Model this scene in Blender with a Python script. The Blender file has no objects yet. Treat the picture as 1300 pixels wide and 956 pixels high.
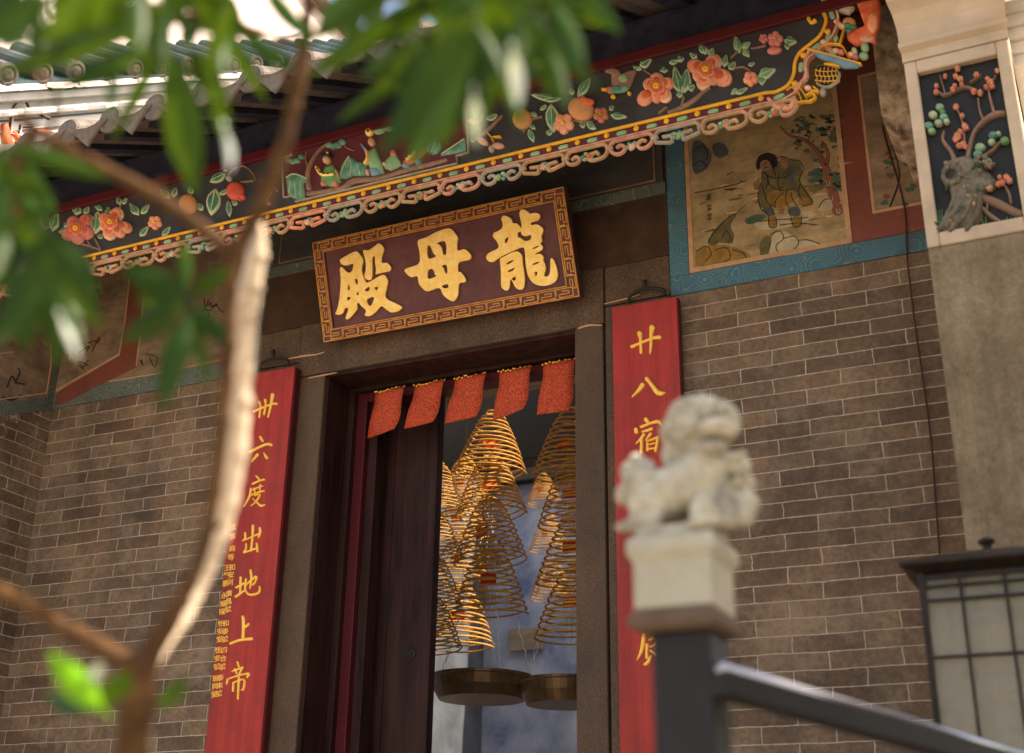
import bpy, math, random
from math import sin, cos, pi, radians, hypot
from mathutils import Vector, Matrix, noise
random.seed(7)
S = bpy.context.scene
COL = S.collection
# ------------------------------------------------------------------ camera model
F = 1639.31
YAW, PIT, ROL = -0.449747753, 0.414108735, 0.0167815105
CAM = Vector((0, -5.2, 1.6))
_f = Vector((sin(YAW)*cos(PIT), cos(YAW)*cos(PIT), sin(PIT)))
_r = Vector((cos(YAW), -sin(YAW), 0))
_u = _r.cross(_f)
RT = cos(ROL)*_r + sin(ROL)*_u
UP = -sin(ROL)*_r + cos(ROL)*_u
FW = _f
def ray(u, v): return FW + RT*((u-650)/F) - UP*((v-433.5)/F)
def at(u, v, Y=0.0):
    d = ray(u, v); return CAM + d*((Y-CAM.y)/d.y)
def atx(u, v, X):
    d = ray(u, v); return CAM + d*((X-CAM.x)/d.x)
def atd(u, v, t): return CAM + ray(u, v)*t
def planeY(Y): # painted / carved things on a plane facing the street
    return lambda u, v, h=0.0: at(u, v, Y) + Vector((0, -h, 0))
def planeX(X):
    return lambda u, v, h=0.0: atx(u, v, X) + Vector((h, 0, 0))
def crop(ox, oy, s, pl): # coordinates measured in an enlargement
    return lambda u, v, h=0.0: pl(ox+u/s, oy+v/s, h)

cam = bpy.data.cameras.new('camera'); co = bpy.data.objects.new('camera', cam); COL.objects.link(co)
M = Matrix.Identity(4)
for i in range(3):
    M[i][0] = RT[i]; M[i][1] = UP[i]; M[i][2] = -FW[i]; M[i][3] = CAM[i]
co.matrix_world = M
cam.sensor_width = 36; cam.sensor_fit = 'HORIZONTAL'; cam.lens = F/1300*36
cam.shift_y = -44.5/1300
cam.clip_start = 0.05; cam.clip_end = 500
cam.dof.use_dof = True; cam.dof.focus_distance = 6.35; cam.dof.aperture_fstop = 1.95
S.camera = co

# ------------------------------------------------------------------ materials
def L(n, t, x=None): n.links.new(t, x)
class NT:
    def __init__(s, name):
        s.m = bpy.data.materials.new(name); s.m.use_nodes = True
        s.t = s.m.node_tree; s.t.nodes.clear()
        s.out = s.n('ShaderNodeOutputMaterial'); s.b = s.n('ShaderNodeBsdfPrincipled')
        s.l(s.b.outputs[0], s.out.inputs[0])
        s.tc = s.n('ShaderNodeTexCoord')
    def n(s, k, **kw):
        x = s.t.nodes.new(k)
        for a, b in kw.items(): setattr(x, a, b)
        return x
    def l(s, a, b): s.t.links.new(a, b)
    def co(s): return s.tc.outputs['Object']
    def noise(s, scale, detail=5, rough=.6, vec=None, stretch=None):
        x = s.n('ShaderNodeTexNoise'); x.inputs['Scale'].default_value = scale
        x.inputs['Detail'].default_value = detail; x.inputs['Roughness'].default_value = rough
        v = vec or s.co()
        if stretch:
            mp = s.n('ShaderNodeMapping'); mp.inputs['Scale'].default_value = stretch; s.l(v, mp.inputs[0]); v = mp.outputs[0]
        s.l(v, x.inputs['Vector']); return x.outputs['Fac']
    def ramp(s, fac, stops):
        r = s.n('ShaderNodeValToRGB'); e = r.color_ramp.elements
        while len(e) < len(stops): e.new(.5)
        for el, (p, c) in zip(e, stops):
            el.position = p; el.color = (*c, 1) if not isinstance(c, (int, float)) else (c, c, c, 1)
        s.l(fac, r.inputs[0]); return r.outputs[0]
    def mix(s, fac, a, b, mode='MIX'):
        x = s.n('ShaderNodeMix', data_type='RGBA', blend_type=mode)
        for i, v in ((0, fac), (6, a), (7, b)):
            if isinstance(v, (int, float)): x.inputs[i].default_value = v if i == 0 else (v, v, v, 1)
            elif isinstance(v, tuple): x.inputs[i].default_value = (*v, 1)
            else: s.l(v, x.inputs[i])
        return x.outputs[2]
    def math(s, op, a, b=0.0, c=0.0):
        x = s.n('ShaderNodeMath', operation=op)
        for i, v in enumerate((a, b, c)):
            if isinstance(v, (int, float)): x.inputs[i].default_value = v
            else: s.l(v, x.inputs[i])
        return x.outputs[0]
    def bump(s, h, strength=.3, dist=.01):
        x = s.n('ShaderNodeBump'); x.inputs['Strength'].default_value = strength; x.inputs['Distance'].default_value = dist
        s.l(h, x.inputs['Height']); s.l(x.outputs[0], s.b.inputs['Normal'])
    def fin(s, col, rough=.7, metal=0, spec=None):
        if isinstance(col, tuple): s.b.inputs['Base Color'].default_value = (*col, 1)
        else: s.l(col, s.b.inputs['Base Color'])
        if isinstance(rough, (int, float)): s.b.inputs['Roughness'].default_value = rough
        else: s.l(rough, s.b.inputs['Roughness'])
        s.b.inputs['Metallic'].default_value = metal
        if spec is not None: s.b.inputs['Specular IOR Level'].default_value = spec
        return s.m

def sc(c, k): return tuple(min(1, x*k) for x in c)
def basic(name, c, rough=.6, var=.25, scale=14, bump=.25, dist=.003, metal=0, dirt=.3, c2=None, spec=None, stretch=None):
    t = NT(name)
    a = t.noise(scale, 6, .65, stretch=stretch)
    col = t.mix(t.ramp(a, [(.3, 0.0), (.7, 1.0)]), sc(c, 1-var), c2 or sc(c, 1+var))
    if dirt:
        d = t.noise(scale*.23, 5, .7)
        col = t.mix(t.ramp(d, [(.42, 0.0), (.68, dirt)]), col, (.03, .024, .018))
    f = t.noise(scale*9, 3, .6)
    t.bump(t.math('ADD', a, t.math('MULTIPLY', f, .5)), bump, dist)
    return t.fin(col, rough, metal, .25 if spec is None else spec)

def brick_mat(name, axis, z0, x0):
    t = NT(name)
    sp = t.n('ShaderNodeSeparateXYZ'); t.l(t.co(), sp.inputs[0])
    wob = t.noise(2.2, 2); wob2 = t.noise(30, 3)
    zz = t.math('ADD', t.math('SUBTRACT', sp.outputs[2], z0), t.math('ADD', t.math('MULTIPLY', t.math('SUBTRACT', wob, .5), .014), t.math('ADD', t.math('MULTIPLY', t.math('SUBTRACT', wob2, .5), .0036), t.math('MULTIPLY', t.math('SUBTRACT', t.noise(11, 3), .5), .007))))
    xx = t.math('ADD', t.math('SUBTRACT', sp.outputs[axis], x0), t.math('ADD', t.math('MULTIPLY', t.math('SUBTRACT', wob2, .5), .008), t.math('MULTIPLY', t.math('SUBTRACT', t.noise(5, 3), .5), .03)))
    cb = t.n('ShaderNodeCombineXYZ'); t.l(xx, cb.inputs[0]); t.l(zz, cb.inputs[1])
    br = t.n('ShaderNodeTexBrick'); t.l(cb.outputs[0], br.inputs['Vector'])
    br.offset = .5; br.inputs['Scale'].default_value = 1
    br.inputs['Brick Width'].default_value = .288; br.inputs['Row Height'].default_value = .0695
    br.inputs['Mortar Size'].default_value = .0026; br.inputs['Mortar Smooth'].default_value = .35
    br.inputs['Color1'].default_value = (.098, .064, .041, 1); br.inputs['Color2'].default_value = (.190, .134, .088, 1)
    br.inputs['Mortar'].default_value = (.5, .5, .5, 1)
    n1 = t.noise(3.1, 8, .72); n2 = t.noise(42, 6, .7); n3 = t.noise(1.3, 6, .7)
    base = t.mix(.75, br.outputs['Color'], t.ramp(n2, [(.25, (.40, .36, .34)), (.75, (1.6, 1.5, 1.42))]), 'MULTIPLY')
    base = t.mix(.55, base, t.ramp(n1, [(.32, (.22, .20, .19)), (.68, (1.75, 1.6, 1.5))]), 'MULTIPLY')
    pale = t.ramp(t.noise(3.2, 9, .78), [(.50, 0.0), (.66, .6)])
    base = t.mix(pale, base, (.30, .225, .165))
    dk = t.ramp(t.noise(19, 7, .75), [(.62, 0.0), (.70, .7)])
    base = t.mix(dk, base, (.022, .017, .014))
    red = t.ramp(t.noise(.9, 5, .7), [(.45, 0.0), (.65, .5)])
    base = t.mix(red, base, t.mix(1.0, base, (1.15, 1.0, .88), 'MULTIPLY'))
    soot = t.ramp(t.noise(1.7, 7, .7, stretch=(1.2, 1.2, .5)), [(.5, 0.0), (.75, .62)])
    base = t.mix(soot, base, (.035, .028, .024))
    # mortar: pale lime, worn off in places
    worn = t.ramp(t.noise(3.2, 7, .8), [(.38, .12), (.56, 1.0)])
    mf = t.math('MULTIPLY', br.outputs['Fac'], worn)
    col = t.mix(mf, base, t.mix(n2, (.24, .165, .105), (.56, .43, .31)))
    patch = t.ramp(t.noise(2.3, 10, .8), [(.64, 0.0), (.665, .8)])
    col = t.mix(patch, col, (.38, .285, .22))
    t.bump(t.math('ADD', t.math('MULTIPLY', br.outputs['Fac'], -.35), t.math('ADD', t.math('MULTIPLY', n2, .55), t.math('MULTIPLY', n1, .5))), .75, .006)
    return t.fin(col, .82)

def pier_mat():
    t = NT('rain_streaked_plaster')
    st = t.noise(9, 7, .7, stretch=(1, 1, .10)); n = t.noise(5, 9, .8); f = t.noise(70, 5, .7)
    col = t.ramp(n, [(.3, (.12, .088, .052)), (.5, (.21, .160, .102)), (.72, (.33, .262, .18))])
    col = t.mix(.7, col, t.ramp(st, [(.32, (.48, .45, .42)), (.62, (1.2, 1.17, 1.12))]), 'MULTIPLY')
    col = t.mix(.5, col, t.ramp(f, [(.3, (.6, .58, .55)), (.7, (1.3, 1.3, 1.3))]), 'MULTIPLY')
    col = t.mix(t.ramp(t.noise(6.5, 9, .85), [(.66, 0.0), (.685, .8)]), col, (.46, .38, .28))
    cr = t.n('ShaderNodeTexVoronoi', feature='DISTANCE_TO_EDGE'); cr.inputs['Scale'].default_value = 2.3
    nz = t.n('ShaderNodeTexNoise'); nz.inputs['Scale'].default_value = 7; t.l(t.co(), nz.inputs['Vector'])
    ad = t.n('ShaderNodeMix', data_type='RGBA'); ad.inputs[0].default_value = .12; t.l(t.co(), ad.inputs[6]); t.l(nz.outputs['Color'], ad.inputs[7]); t.l(ad.outputs[2], cr.inputs['Vector'])
    ck = t.ramp(cr.outputs['Distance'], [(.0, .25), (.008, 0.0)])
    col = t.mix(ck, col, (.05, .04, .03))
    t.bump(t.math('ADD', t.math('MULTIPLY', f, .5), n), .7, .008)
    return t.fin(col, .88)

def cloud_mat(name, base, line, scale=9, rings=26, base2=None):
    t = NT(name)
    v = t.n('ShaderNodeTexVoronoi'); v.inputs['Scale'].default_value = scale
    ad = t.n('ShaderNodeVectorMath', operation='ADD'); t.l(t.co(), ad.inputs[0])
    nz = t.n('ShaderNodeTexNoise'); nz.inputs['Scale'].default_value = 6; t.l(t.co(), nz.inputs['Vector'])
    ml = t.n('ShaderNodeVectorMath', operation='SCALE'); ml.inputs['Scale'].default_value = .05; t.l(nz.outputs['Color'], ml.inputs[0]); t.l(ml.outputs[0], ad.inputs[1])
    t.l(ad.outputs[0], v.inputs['Vector'])
    s_ = t.math('SINE', t.math('MULTIPLY', v.outputs['Distance'], rings))
    ln = t.ramp(s_, [(.68, 0.0), (.92, .9)])
    n = t.noise(20, 6, .7)
    b = t.mix(n, base, base2 or sc(base, 1.7))
    b = t.mix(t.math('MULTIPLY', ln, t.ramp(t.noise(11, 4), [(.35, .35), (.6, .9)])), b, line)
    b = t.mix(t.ramp(t.noise(2.5, 6, .7), [(.45, 0.0), (.75, .7)]), b, (.03, .025, .02))
    t.bump(n, .2, .003)
    return t.fin(b, .7)

def paint_mat(name, a, b, c, scale=3.5):
    t = NT(name)
    n = t.noise(scale, 8, .65, stretch=(1, 1, 2.2)); n2 = t.noise(scale*7, 7, .7)
    col = t.ramp(n, [(.3, a), (.5, b), (.7, c)])
    col = t.mix(.55, col, t.ramp(n2, [(.3, (.55, .55, .55)), (.7, (1.3, 1.3, 1.3))]), 'MULTIPLY')
    st = t.ramp(t.noise(1.4, 6, .7), [(.45, 0.0), (.7, .6)])
    col = t.mix(st, col, (.05, .04, .03))
    t.bump(n2, .15, .002)
    return t.fin(col, .72)

def granite_mat():
    t = NT('granite')
    n = t.noise(230, 3, .7); n1 = t.noise(4, 7, .7, stretch=(1, 1, .45)); n2 = t.noise(1.4, 6, .75)
    col = t.ramp(n, [(.3, (.022, .011, .006)), (.5, (.088, .048, .026)), (.72, (.27, .165, .095))])
    col = t.mix(.8, col, t.ramp(n1, [(.3, (.45, .42, .4)), (.65, (1.15, 1.1, 1.05))]), 'MULTIPLY')
    col = t.mix(t.ramp(n2, [(.5, 0.0), (.72, .45)]), col, (.02, .016, .014))
    col = t.mix(t.ramp(t.noise(7, 5, .7), [(.66, 0.0), (.8, .5)]), col, (.3, .14, .06))
    t.bump(t.math('ADD', n, n1), .4, .003)
    return t.fin(col, .75)

def translucent_leaf(name, c, c2):
    t = NT(name)
    n = t.noise(9, 4); col = t.mix(n, c, c2); col = t.mix(t.ramp(t.noise(23, 3), [(.55, 0.0), (.7, .6)]), col, sc((c2[0]*2.2, c2[1]*1.5, c2[2]), 1.0))
    t.fin(col, .45, 0, .16)
    tr = t.n('ShaderNodeBsdfTranslucent'); t.l(t.mix(.5, col, (.22, .36, .01)), tr.inputs[0])
    mx = t.n('ShaderNodeMixShader'); mx.inputs[0].default_value = .20
    t.l(t.b.outputs[0], mx.inputs[1]); t.l(tr.outputs[0], mx.inputs[2]); t.l(mx.outputs[0], t.out.inputs[0])
    return t.m

def lace_mat(name):
    t = NT(name)
    v = t.n('ShaderNodeTexVoronoi', feature='DISTANCE_TO_EDGE'); v.inputs['Scale'].default_value = 130; t.l(t.co(), v.inputs['Vector'])
    n = t.noise(45, 4)
    hole = t.ramp(t.math('ADD', v.outputs['Distance'], t.math('MULTIPLY', n, .35)), [(.30, 0.0), (.42, 1.0)])
    col = t.mix(hole, t.mix(n, (.48, .045, .025), (.66, .12, .05)), (.09, .012, .008))
    t.bump(hole, .3, .002)
    return t.fin(col, .6, 0, .15)

def gold_mat(name, c=(.80, .46, .07), c2=(.9, .62, .2), metal=.25, rough=.42):
    t = NT(name)
    n = t.noise(26, 6, .7); n2 = t.noise(120, 3)
    col = t.mix(t.ramp(n, [(.35, 0.0), (.65, 1.0)]), c, c2)
    col = t.mix(t.ramp(t.noise(8, 8, .8), [(.6, 0.0), (.75, .5)]), col, (.32, .12, .03))
    t.bump(t.math('ADD', n, t.math('MULTIPLY', n2, .4)), .3, .003)
    return t.fin(col, rough, metal)

def glass_mat():
    t = NT('rippled_glass')
    w = t.n('ShaderNodeTexNoise'); w.inputs['Scale'].default_value = 14; w.inputs['Distortion'].default_value = 2.2; w.inputs['Detail'].default_value = 3
    t.l(t.co(), w.inputs['Vector'])
    t.bump(w.outputs['Fac'], .8, .02)
    t.b.inputs['Transmission Weight'].default_value = .84
    t.b.inputs['IOR'].default_value = 1.12
    t.b.inputs['Alpha'].default_value = 1
    return t.fin((.80, .78, .70), .07)

def gable_mat():
    t = NT('lime_wash')
    n = t.noise(5, 8, .75); n2 = t.noise(60, 4)
    col = t.mix(t.ramp(n, [(.55, 0.0), (.72, .7)]), (.74, .72, .68), (.30, .28, .27))
    t.bump(n2, .3, .004)
    return t.fin(col, .85)

MAT = dict(
    brick=brick_mat('grey_brick', 0, at(867.5, 426.7).z, at(850+272/3.421, 320+300/3.421).x),
    brick_side=brick_mat('grey_brick_side', 1, at(867.5, 426.7).z, .05),
    granite=granite_mat(),
    plaster_dark=basic('sooty_plaster', (.062, .031, .018), .8, .4, 9, .6, .004, dirt=.6),
    plaster_grey=basic('weathered_plaster', (.20, .152, .098), .85, .4, 5, .6, .006, dirt=.45, c2=(.36, .29, .21)),
    pier_plaster=pier_mat(),
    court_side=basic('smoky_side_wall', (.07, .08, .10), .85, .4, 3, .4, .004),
    cream=basic('cream_plaster', (.62, .47, .33), .8, .13, 6, .4, .004, c2=(.68, .53, .39)),
    mottled=basic('mottled_plaster', (.12, .07, .042), .85, .3, 13, .8, .008, c2=(.72, .55, .40)),
    red_paint=basic('red_lacquer', (.38, .026, .024), .5, .22, 9, .3, .003, stretch=(2, 2, .12), dirt=.45, c2=(.48, .045, .035)),
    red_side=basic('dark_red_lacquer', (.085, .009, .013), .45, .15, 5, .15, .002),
    maroon=basic('maroon_paint', (.115, .026, .036), .5, .2, 18, .2, .002),
    plaque=basic('plum_lacquer', (.105, .030, .036), .42, .22, 7, .18, .002, c2=(.155, .052, .055)),
    gold=gold_mat('gilding', (.90, .54, .10), (.98, .72, .28), .2, .4), gold_dull=gold_mat('old_gilding', (.45, .17, .035), (.72, .36, .07), .3, .45),
    gold_text=gold_mat('yellow_gilding', (.92, .48, .035), (1, .66, .14), .1, .45),
    board=basic('charcoal_paint', (.040, .038, .044), .6, .3, 6, .25, .003),
    yellow=basic('yellow_paint', (.80, .40, .04), .5, .15, 20, .2, .002),
    pink=basic('faded_coral_paint', (.60, .25, .16), .6, .2, 30, .3, .002, c2=(.72, .40, .28)),
    stone_grn=basic('grey_green_paint', (.37, .33, .26), .6, .2, 30, .3, .002),
    ochre=basic('dusty_ochre_paint', (.50, .30, .17), .6, .2, 30, .3, .002),
    mint=basic('mint_paint', (.25, .42, .24), .6, .2, 30, .2, .002),
    coral=basic('coral_petal', (.78, .24, .13), .5, .16, 22, .2, .002, c2=(.86, .40, .25)),
    coral_deep=basic('scarlet_petal', (.66, .085, .04), .5, .2, 22, .2, .002, c2=(.78, .2, .09)),
    petal_pale=basic('pale_petal', (.84, .48, .34), .5, .1, 22, .2, .002),
    rose=basic('rose_petal', (.62, .15, .14), .5, .2, 22, .2, .002, c2=(.72, .28, .24)),
    pollen=basic('pollen_yellow', (.85, .52, .06), .5, .15, 60, .6, .004),
    leaf_edge=basic('leaf_edge_paint', (.42, .50, .32), .55, .2, 30, .2, .002),
    leaf_mid=basic('leaf_green_paint', (.035, .155, .095), .5, .35, 25, .25, .002, c2=(.10, .30, .17)),
    leaf_lime=basic('leaf_lime_paint', (.14, .33, .12), .5, .3, 25, .25, .002),
    twig=basic('painted_twig', (.27, .16, .11), .6, .25, 30, .4, .003),
    fruit=basic('peach_paint', (.72, .38, .16), .5, .15, 12, .2, .002, c2=(.68, .27, .13)),
    fruit_red=basic('pomegranate_paint', (.62, .10, .07), .45, .2, 20, .2, .002),
    skin=basic('carved_skin', (.62, .36, .22), .5, .1, 30, .2, .002),
    blue=basic('sky_blue_paint', (.16, .30, .42), .55, .2, 20, .2, .002),
    teal=basic('teal_paint', (.06, .25, .19), .55, .35, 24, .3, .003, c2=(.20, .42, .30)),
    black=basic('black_paint', (.018, .016, .015), .5, .2, 20, .2, .002),
    wood_dark=basic('dark_door_wood', (.020, .008, .007), .5, .4, 7, .4, .004, stretch=(3, 3, .3), c2=(.055, .020, .017), spec=.15),
    wood_beam=basic('sooty_beam', (.035, .026, .022), .7, .35, 9, .4, .004, stretch=(.3, 3, 3)),
    beam_red=basic('old_red_beam', (.13, .024, .022), .6, .35, 10, .4, .004, stretch=(.3, 3, 3)),
    beam_pale=basic('pale_beam', (.34, .27, .21), .7, .3, 9, .3, .004, stretch=(.3, 3, 3)),
    tile=basic('clay_tile', (.16, .135, .12), .8, .35, 14, .7, .006, dirt=.4),
    tile_teal=basic('dark_glazed_tile', (.035, .060, .068), .35, .3, 14, .3, .004),
    lime=gable_mat(),
    eave_haze=basic('haze_blue_timber', (.022, .030, .062), .7, .4, 12, .3, .004, c2=(.05, .045, .075)),  # purple-blue tone stands for haze under the eave
    pink_wall=basic('pink_wall', (.85, .70, .69), .85, .12, 3, .3, .004),
    lion=basic('cast_stone', (.40, .36, .28), .85, .3, 26, .8, .006, dirt=.4, c2=(.62, .58, .47)),
    ped=basic('pedestal_stone', (.40, .375, .295), .8, .14, 8, .4, .004, c2=(.50, .47, .38)),
    ped_dark=basic('stained_stone', (.13, .085, .06), .85, .3, 12, .5, .004),
    post=basic('charcoal_post', (.014, .0135, .016), .5, .2, 12, .2, .003),
    steel=basic('polished_rail', (.38, .38, .42), .22, .15, 12, .1, .001, metal=.9),
    iron=basic('wrought_iron', (.018, .017, .017), .5, .3, 30, .4, .003),
    lantern=basic('lantern_metal', (.008, .007, .007), .42, .3, 22, .3, .003, c2=(.03, .016, .011)),
    coil=basic('incense_paste', (.58, .27, .045), .75, .25, 60, .4, .002, c2=(.70, .38, .09)),
    tag=basic('red_paper', (.62, .035, .02), .6, .15, 20, .1, .001),
    lace=lace_mat('cut_red_paper'),
    tray=basic('smoked_brass', (.20, .12, .06), .4, .35, 12, .3, .003, metal=.5),
    bark=basic('bark', (.10, .046, .016), .9, .55, 26, .8, .01, stretch=(2, 2, .5)),
    bark_sunlit=basic('sunlit_bark', (.70, .56, .43), .8, .25, 16, .5, .004, stretch=(1, 1, 3)),  # sunlight on the branch put into a pale bark colour
    leaf=translucent_leaf('mango_leaf', (.008, .038, .003), (.020, .062, .004)),
    leaf_dk=translucent_leaf('mango_leaf_dark', (.005, .026, .003), (.012, .042, .004)),
    leaf_glint=translucent_leaf('glint_white_leaf', (.55, .62, .58), (.62, .68, .66)),  # near-white leaf colour stands for sun glints
    leaf_backlit=translucent_leaf('backlit_mango_leaf', (.10, .30, .015), (.17, .40, .02)),  # brighter green stands for light coming through the leaf
    paving=basic('granite_paving', (.33, .28, .225), .85, .2, 3, .4, .006),
    court=basic('court_smoke_light', (.20, .29, .56), .85, .3, 2.2, .4, .004, dirt=.3, c2=(.62, .68, .84)),  # blue-white mottle stands for smoky daylight in the court
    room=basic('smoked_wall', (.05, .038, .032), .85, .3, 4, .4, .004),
    cable=basic('brown_cable', (.07, .022, .018), .6, .2, 20, .1, .001),
    glass=glass_mat(),
    border_blue=cloud_mat('blue_cloud_border', (.028, .105, .16), (.19, .25, .21), 10, 52, (.05, .17, .24)),
    border_teal=cloud_mat('teal_cloud_border', (.055, .075, .07), (.30, .27, .19), 13, 34, (.12, .15, .13)),
    border_red=cloud_mat('red_cloud_border', (.15, .030, .020), (.24, .09, .05), 26, 30, (.21, .05, .032)),
    frame_tan=basic('tan_frame_line', (.50, .29, .17), .7, .15, 14, .2, .002),
    scene_tan=paint_mat('faded_landscape', (.15, .105, .055), (.36, .25, .125), (.52, .38, .20)),
    scene_dim=paint_mat('sooted_landscape', (.09, .062, .045), (.24, .155, .10), (.36, .25, .165)),
    scene_blue=paint_mat('sooted_blue_painting', (.024, .026, .034), (.05, .045, .05), (.095, .08, .075)),
    p_dark=basic('ink', (.018, .014, .012), .7, .2, 20, .1, .001),
    p_olive=basic('olive_pigment', (.12, .10, .045), .7, .4, 18, .1, .001),
    p_ochre=basic('ochre_pigment', (.26, .145, .04), .7, .35, 18, .1, .001),
    p_cream=basic('cream_pigment', (.46, .38, .25), .7, .35, 14, .1, .001),
    p_skin=basic('brown_pigment', (.25, .13, .07), .7, .25, 18, .1, .001),
    p_slate=basic('slate_pigment', (.075, .085, .09), .7, .4, 18, .1, .001),
    p_red=basic('madder_pigment', (.20, .075, .05), .7, .35, 18, .1, .001),
    p_teal=basic('sea_green_pigment', (.055, .10, .065), .7, .4, 18, .1, .001),
    relief_rock=basic('modelled_rock', (.17, .175, .12), .85, .5, 20, 1, .02, c2=(.33, .27, .2)),
)

# ------------------------------------------------------------------ mesh helpers
class MB:
    def __init__(s): s.v = []; s.f = []; s.mi = []; s.mats = []
    def m(s, key):
        if key not in s.mats: s.mats.append(key)
        s.cur = s.mats.index(key); return s
    def add(s, vs, fs):
        o = len(s.v); s.v += [Vector(p) for p in vs]
        for f in fs: s.f.append([i+o for i in f]); s.mi.append(s.cur)
    def box(s, a, b):
        x0, y0, z0 = [min(a[i], b[i]) for i in range(3)]; x1, y1, z1 = [max(a[i], b[i]) for i in range(3)]
        s.add([(x0, y0, z0), (x1, y0, z0), (x1, y1, z0), (x0, y1, z0), (x0, y0, z1), (x1, y0, z1), (x1, y1, z1), (x0, y1, z1)],
              [(0, 3, 2, 1), (4, 5, 6, 7), (0, 1, 5, 4), (1, 2, 6, 5), (2, 3, 7, 6), (3, 0, 4, 7)])
    def prism(s, pts, d): # polygon pts (3d), extruded by vector d
        n = len(pts); d = Vector(d); pts = [Vector(p) for p in pts]
        s.add(pts+[p+d for p in pts], [list(range(n)), list(range(2*n-1, n-1, -1))]+[(i, i+n, (i+1) % n+n, (i+1) % n) for i in range(n)])
    def tube(s, pts, r, n=8, caps=True, flat=1.0):
        pts = [Vector(p) for p in pts]; k = len(pts)
        rr = r if isinstance(r, (list, tuple)) else [r]*k
        up = None; vs = []
        for i, p in enumerate(pts):
            t = (pts[min(i+1, k-1)]-pts[max(i-1, 0)]); t = t.normalized() if t.length > 1e-9 else Vector((0, 0, 1))
            if up is None: up = t.orthogonal().normalized()
            up = (up-t*up.dot(t)); up = up.normalized() if up.length > 1e-6 else t.orthogonal().normalized()
            b = t.cross(up)
            for j in range(n):
                a = 2*pi*j/n; vs.append(p+(up*cos(a)+b*sin(a)*flat)*rr[i])
        fs = [(i*n+j, i*n+(j+1) % n, (i+1)*n+(j+1) % n, (i+1)*n+j) for i in range(k-1) for j in range(n)]
        if caps: fs += [list(range(n-1, -1, -1)), [(k-1)*n+j for j in range(n)]]
        s.add(vs, fs)
    def lathe(s, c, prof, n=16, axis=(0, 0, 1)):
        c = Vector(c); ax = Vector(axis).normalized(); u = ax.orthogonal().normalized(); w = ax.cross(u)
        vs = []
        for r, h in prof:
            for j in range(n):
                a = 2*pi*j/n; vs.append(c+ax*h+(u*cos(a)+w*sin(a))*r)
        k = len(prof)
        fs = [(i*n+j, i*n+(j+1) % n, (i+1)*n+(j+1) % n, (i+1)*n+j) for i in range(k-1) for j in range(n)]
        fs += [list(range(n-1, -1, -1)), [(k-1)*n+j for j in range(n)]]
        s.add(vs, fs)
    def ball(s, c, r, n=10, k=6):
        c = Vector(c); r = Vector(r) if not isinstance(r, (int, float)) else Vector((r, r, r)); vs = []
        for i in range(1, k):
            a = pi*i/k
            for j in range(n): b = 2*pi*j/n; vs.append(c+Vector((r.x*sin(a)*cos(b), r.y*sin(a)*sin(b), r.z*cos(a))))
        fs = [(i*n+j, (i+1)*n+j, (i+1)*n+(j+1) % n, i*n+(j+1) % n) for i in range(k-2) for j in range(n)]
        o = len(vs); vs += [c+Vector((0, 0, r.z)), c-Vector((0, 0, r.z))]
        fs += [(o, j, (j+1) % n) for j in range(n)]+[(o+1, (k-2)*n+(j+1) % n, (k-2)*n+j) for j in range(n)]
        s.add(vs, fs)
    # --- shapes drawn on a surface map mp(u, v, height)
    def puff(s, out, mp, h, rings=((1, 0), (1, .45), (.86, .8), (.55, 1)), h0=0.0, c=None):
        n = len(out); cx = sum(p[0] for p in out)/n; cy = sum(p[1] for p in out)/n
        if c: cx, cy = c
        vs = []
        for k, hh in rings:
            for p in out: vs.append(mp(cx+(p[0]-cx)*k, cy+(p[1]-cy)*k, h0+h*hh))
        vs.append(mp(cx, cy, h0+h*rings[-1][1]*1.03))
        fs = [(i*n+j, i*n+(j+1) % n, (i+1)*n+(j+1) % n, (i+1)*n+j) for i in range(len(rings)-1) for j in range(n)]
        l = (len(rings)-1)*n
        fs += [(l+j, l+(j+1) % n, len(vs)-1) for j in range(n)]
        s.add(vs, fs)
    def flat(s, out, mp, h, h0=0.0):
        n = len(out); vs = [mp(p[0], p[1], h0) for p in out]+[mp(p[0], p[1], h0+h) for p in out]
        s.add(vs, [list(range(n, 2*n))]+[(j, (j+1) % n, (j+1) % n+n, j+n) for j in range(n)])
    def stroke(s, pts, mp, h, h0=0.0, k=5, smooth=True):
        if smooth and len(pts) > 2: pts = catmull(pts, 4)
        elif len(pts) == 2: pts = [tuple(pts[0][i]+(pts[1][i]-pts[0][i])*q/3 for i in range(3)) for q in range(4)]
        # rounded ends
        def ext(a, b, kk):
            dx, dy = a[0]-b[0], a[1]-b[1]; d = hypot(dx, dy) or 1
            return (a[0]+dx/d*a[2]*kk, a[1]+dy/d*a[2]*kk, a[2])
        a, b = pts[0], pts[1]; e1 = ext(a, b, .5); e2 = ext(a, b, .85)
        c_, d_ = pts[-1], pts[-2]; g1 = ext(c_, d_, .5); g2 = ext(c_, d_, .85)
        pts = [(e2[0], e2[1], a[2]*.3), (e1[0], e1[1], a[2]*.8)]+list(pts)+[(g1[0], g1[1], c_[2]*.8), (g2[0], g2[1], c_[2]*.3)]
        vs = []; n = len(pts)
        for i, p in enumerate(pts):
            q0, q1 = pts[max(0, i-1)], pts[min(n-1, i+1)]
            dx, dy = q1[0]-q0[0], q1[1]-q0[1]; d = hypot(dx, dy) or 1; nx, ny = -dy/d, dx/d
            end = .35 if i in (0, n-1) else 1
            for j in range(k+1):
                a = pi*j/k; w = cos(a)*p[2]
                hh = (0 if j in (0, k) else .35+.65*sin(a))*end
                vs.append(mp(p[0]+nx*w, p[1]+ny*w, h0+h*hh))
        fs = [(i*(k+1)+j, (i+1)*(k+1)+j, (i+1)*(k+1)+j+1, i*(k+1)+j+1) for i in range(n-1) for j in range(k)]
        s.add(vs, fs)
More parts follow.
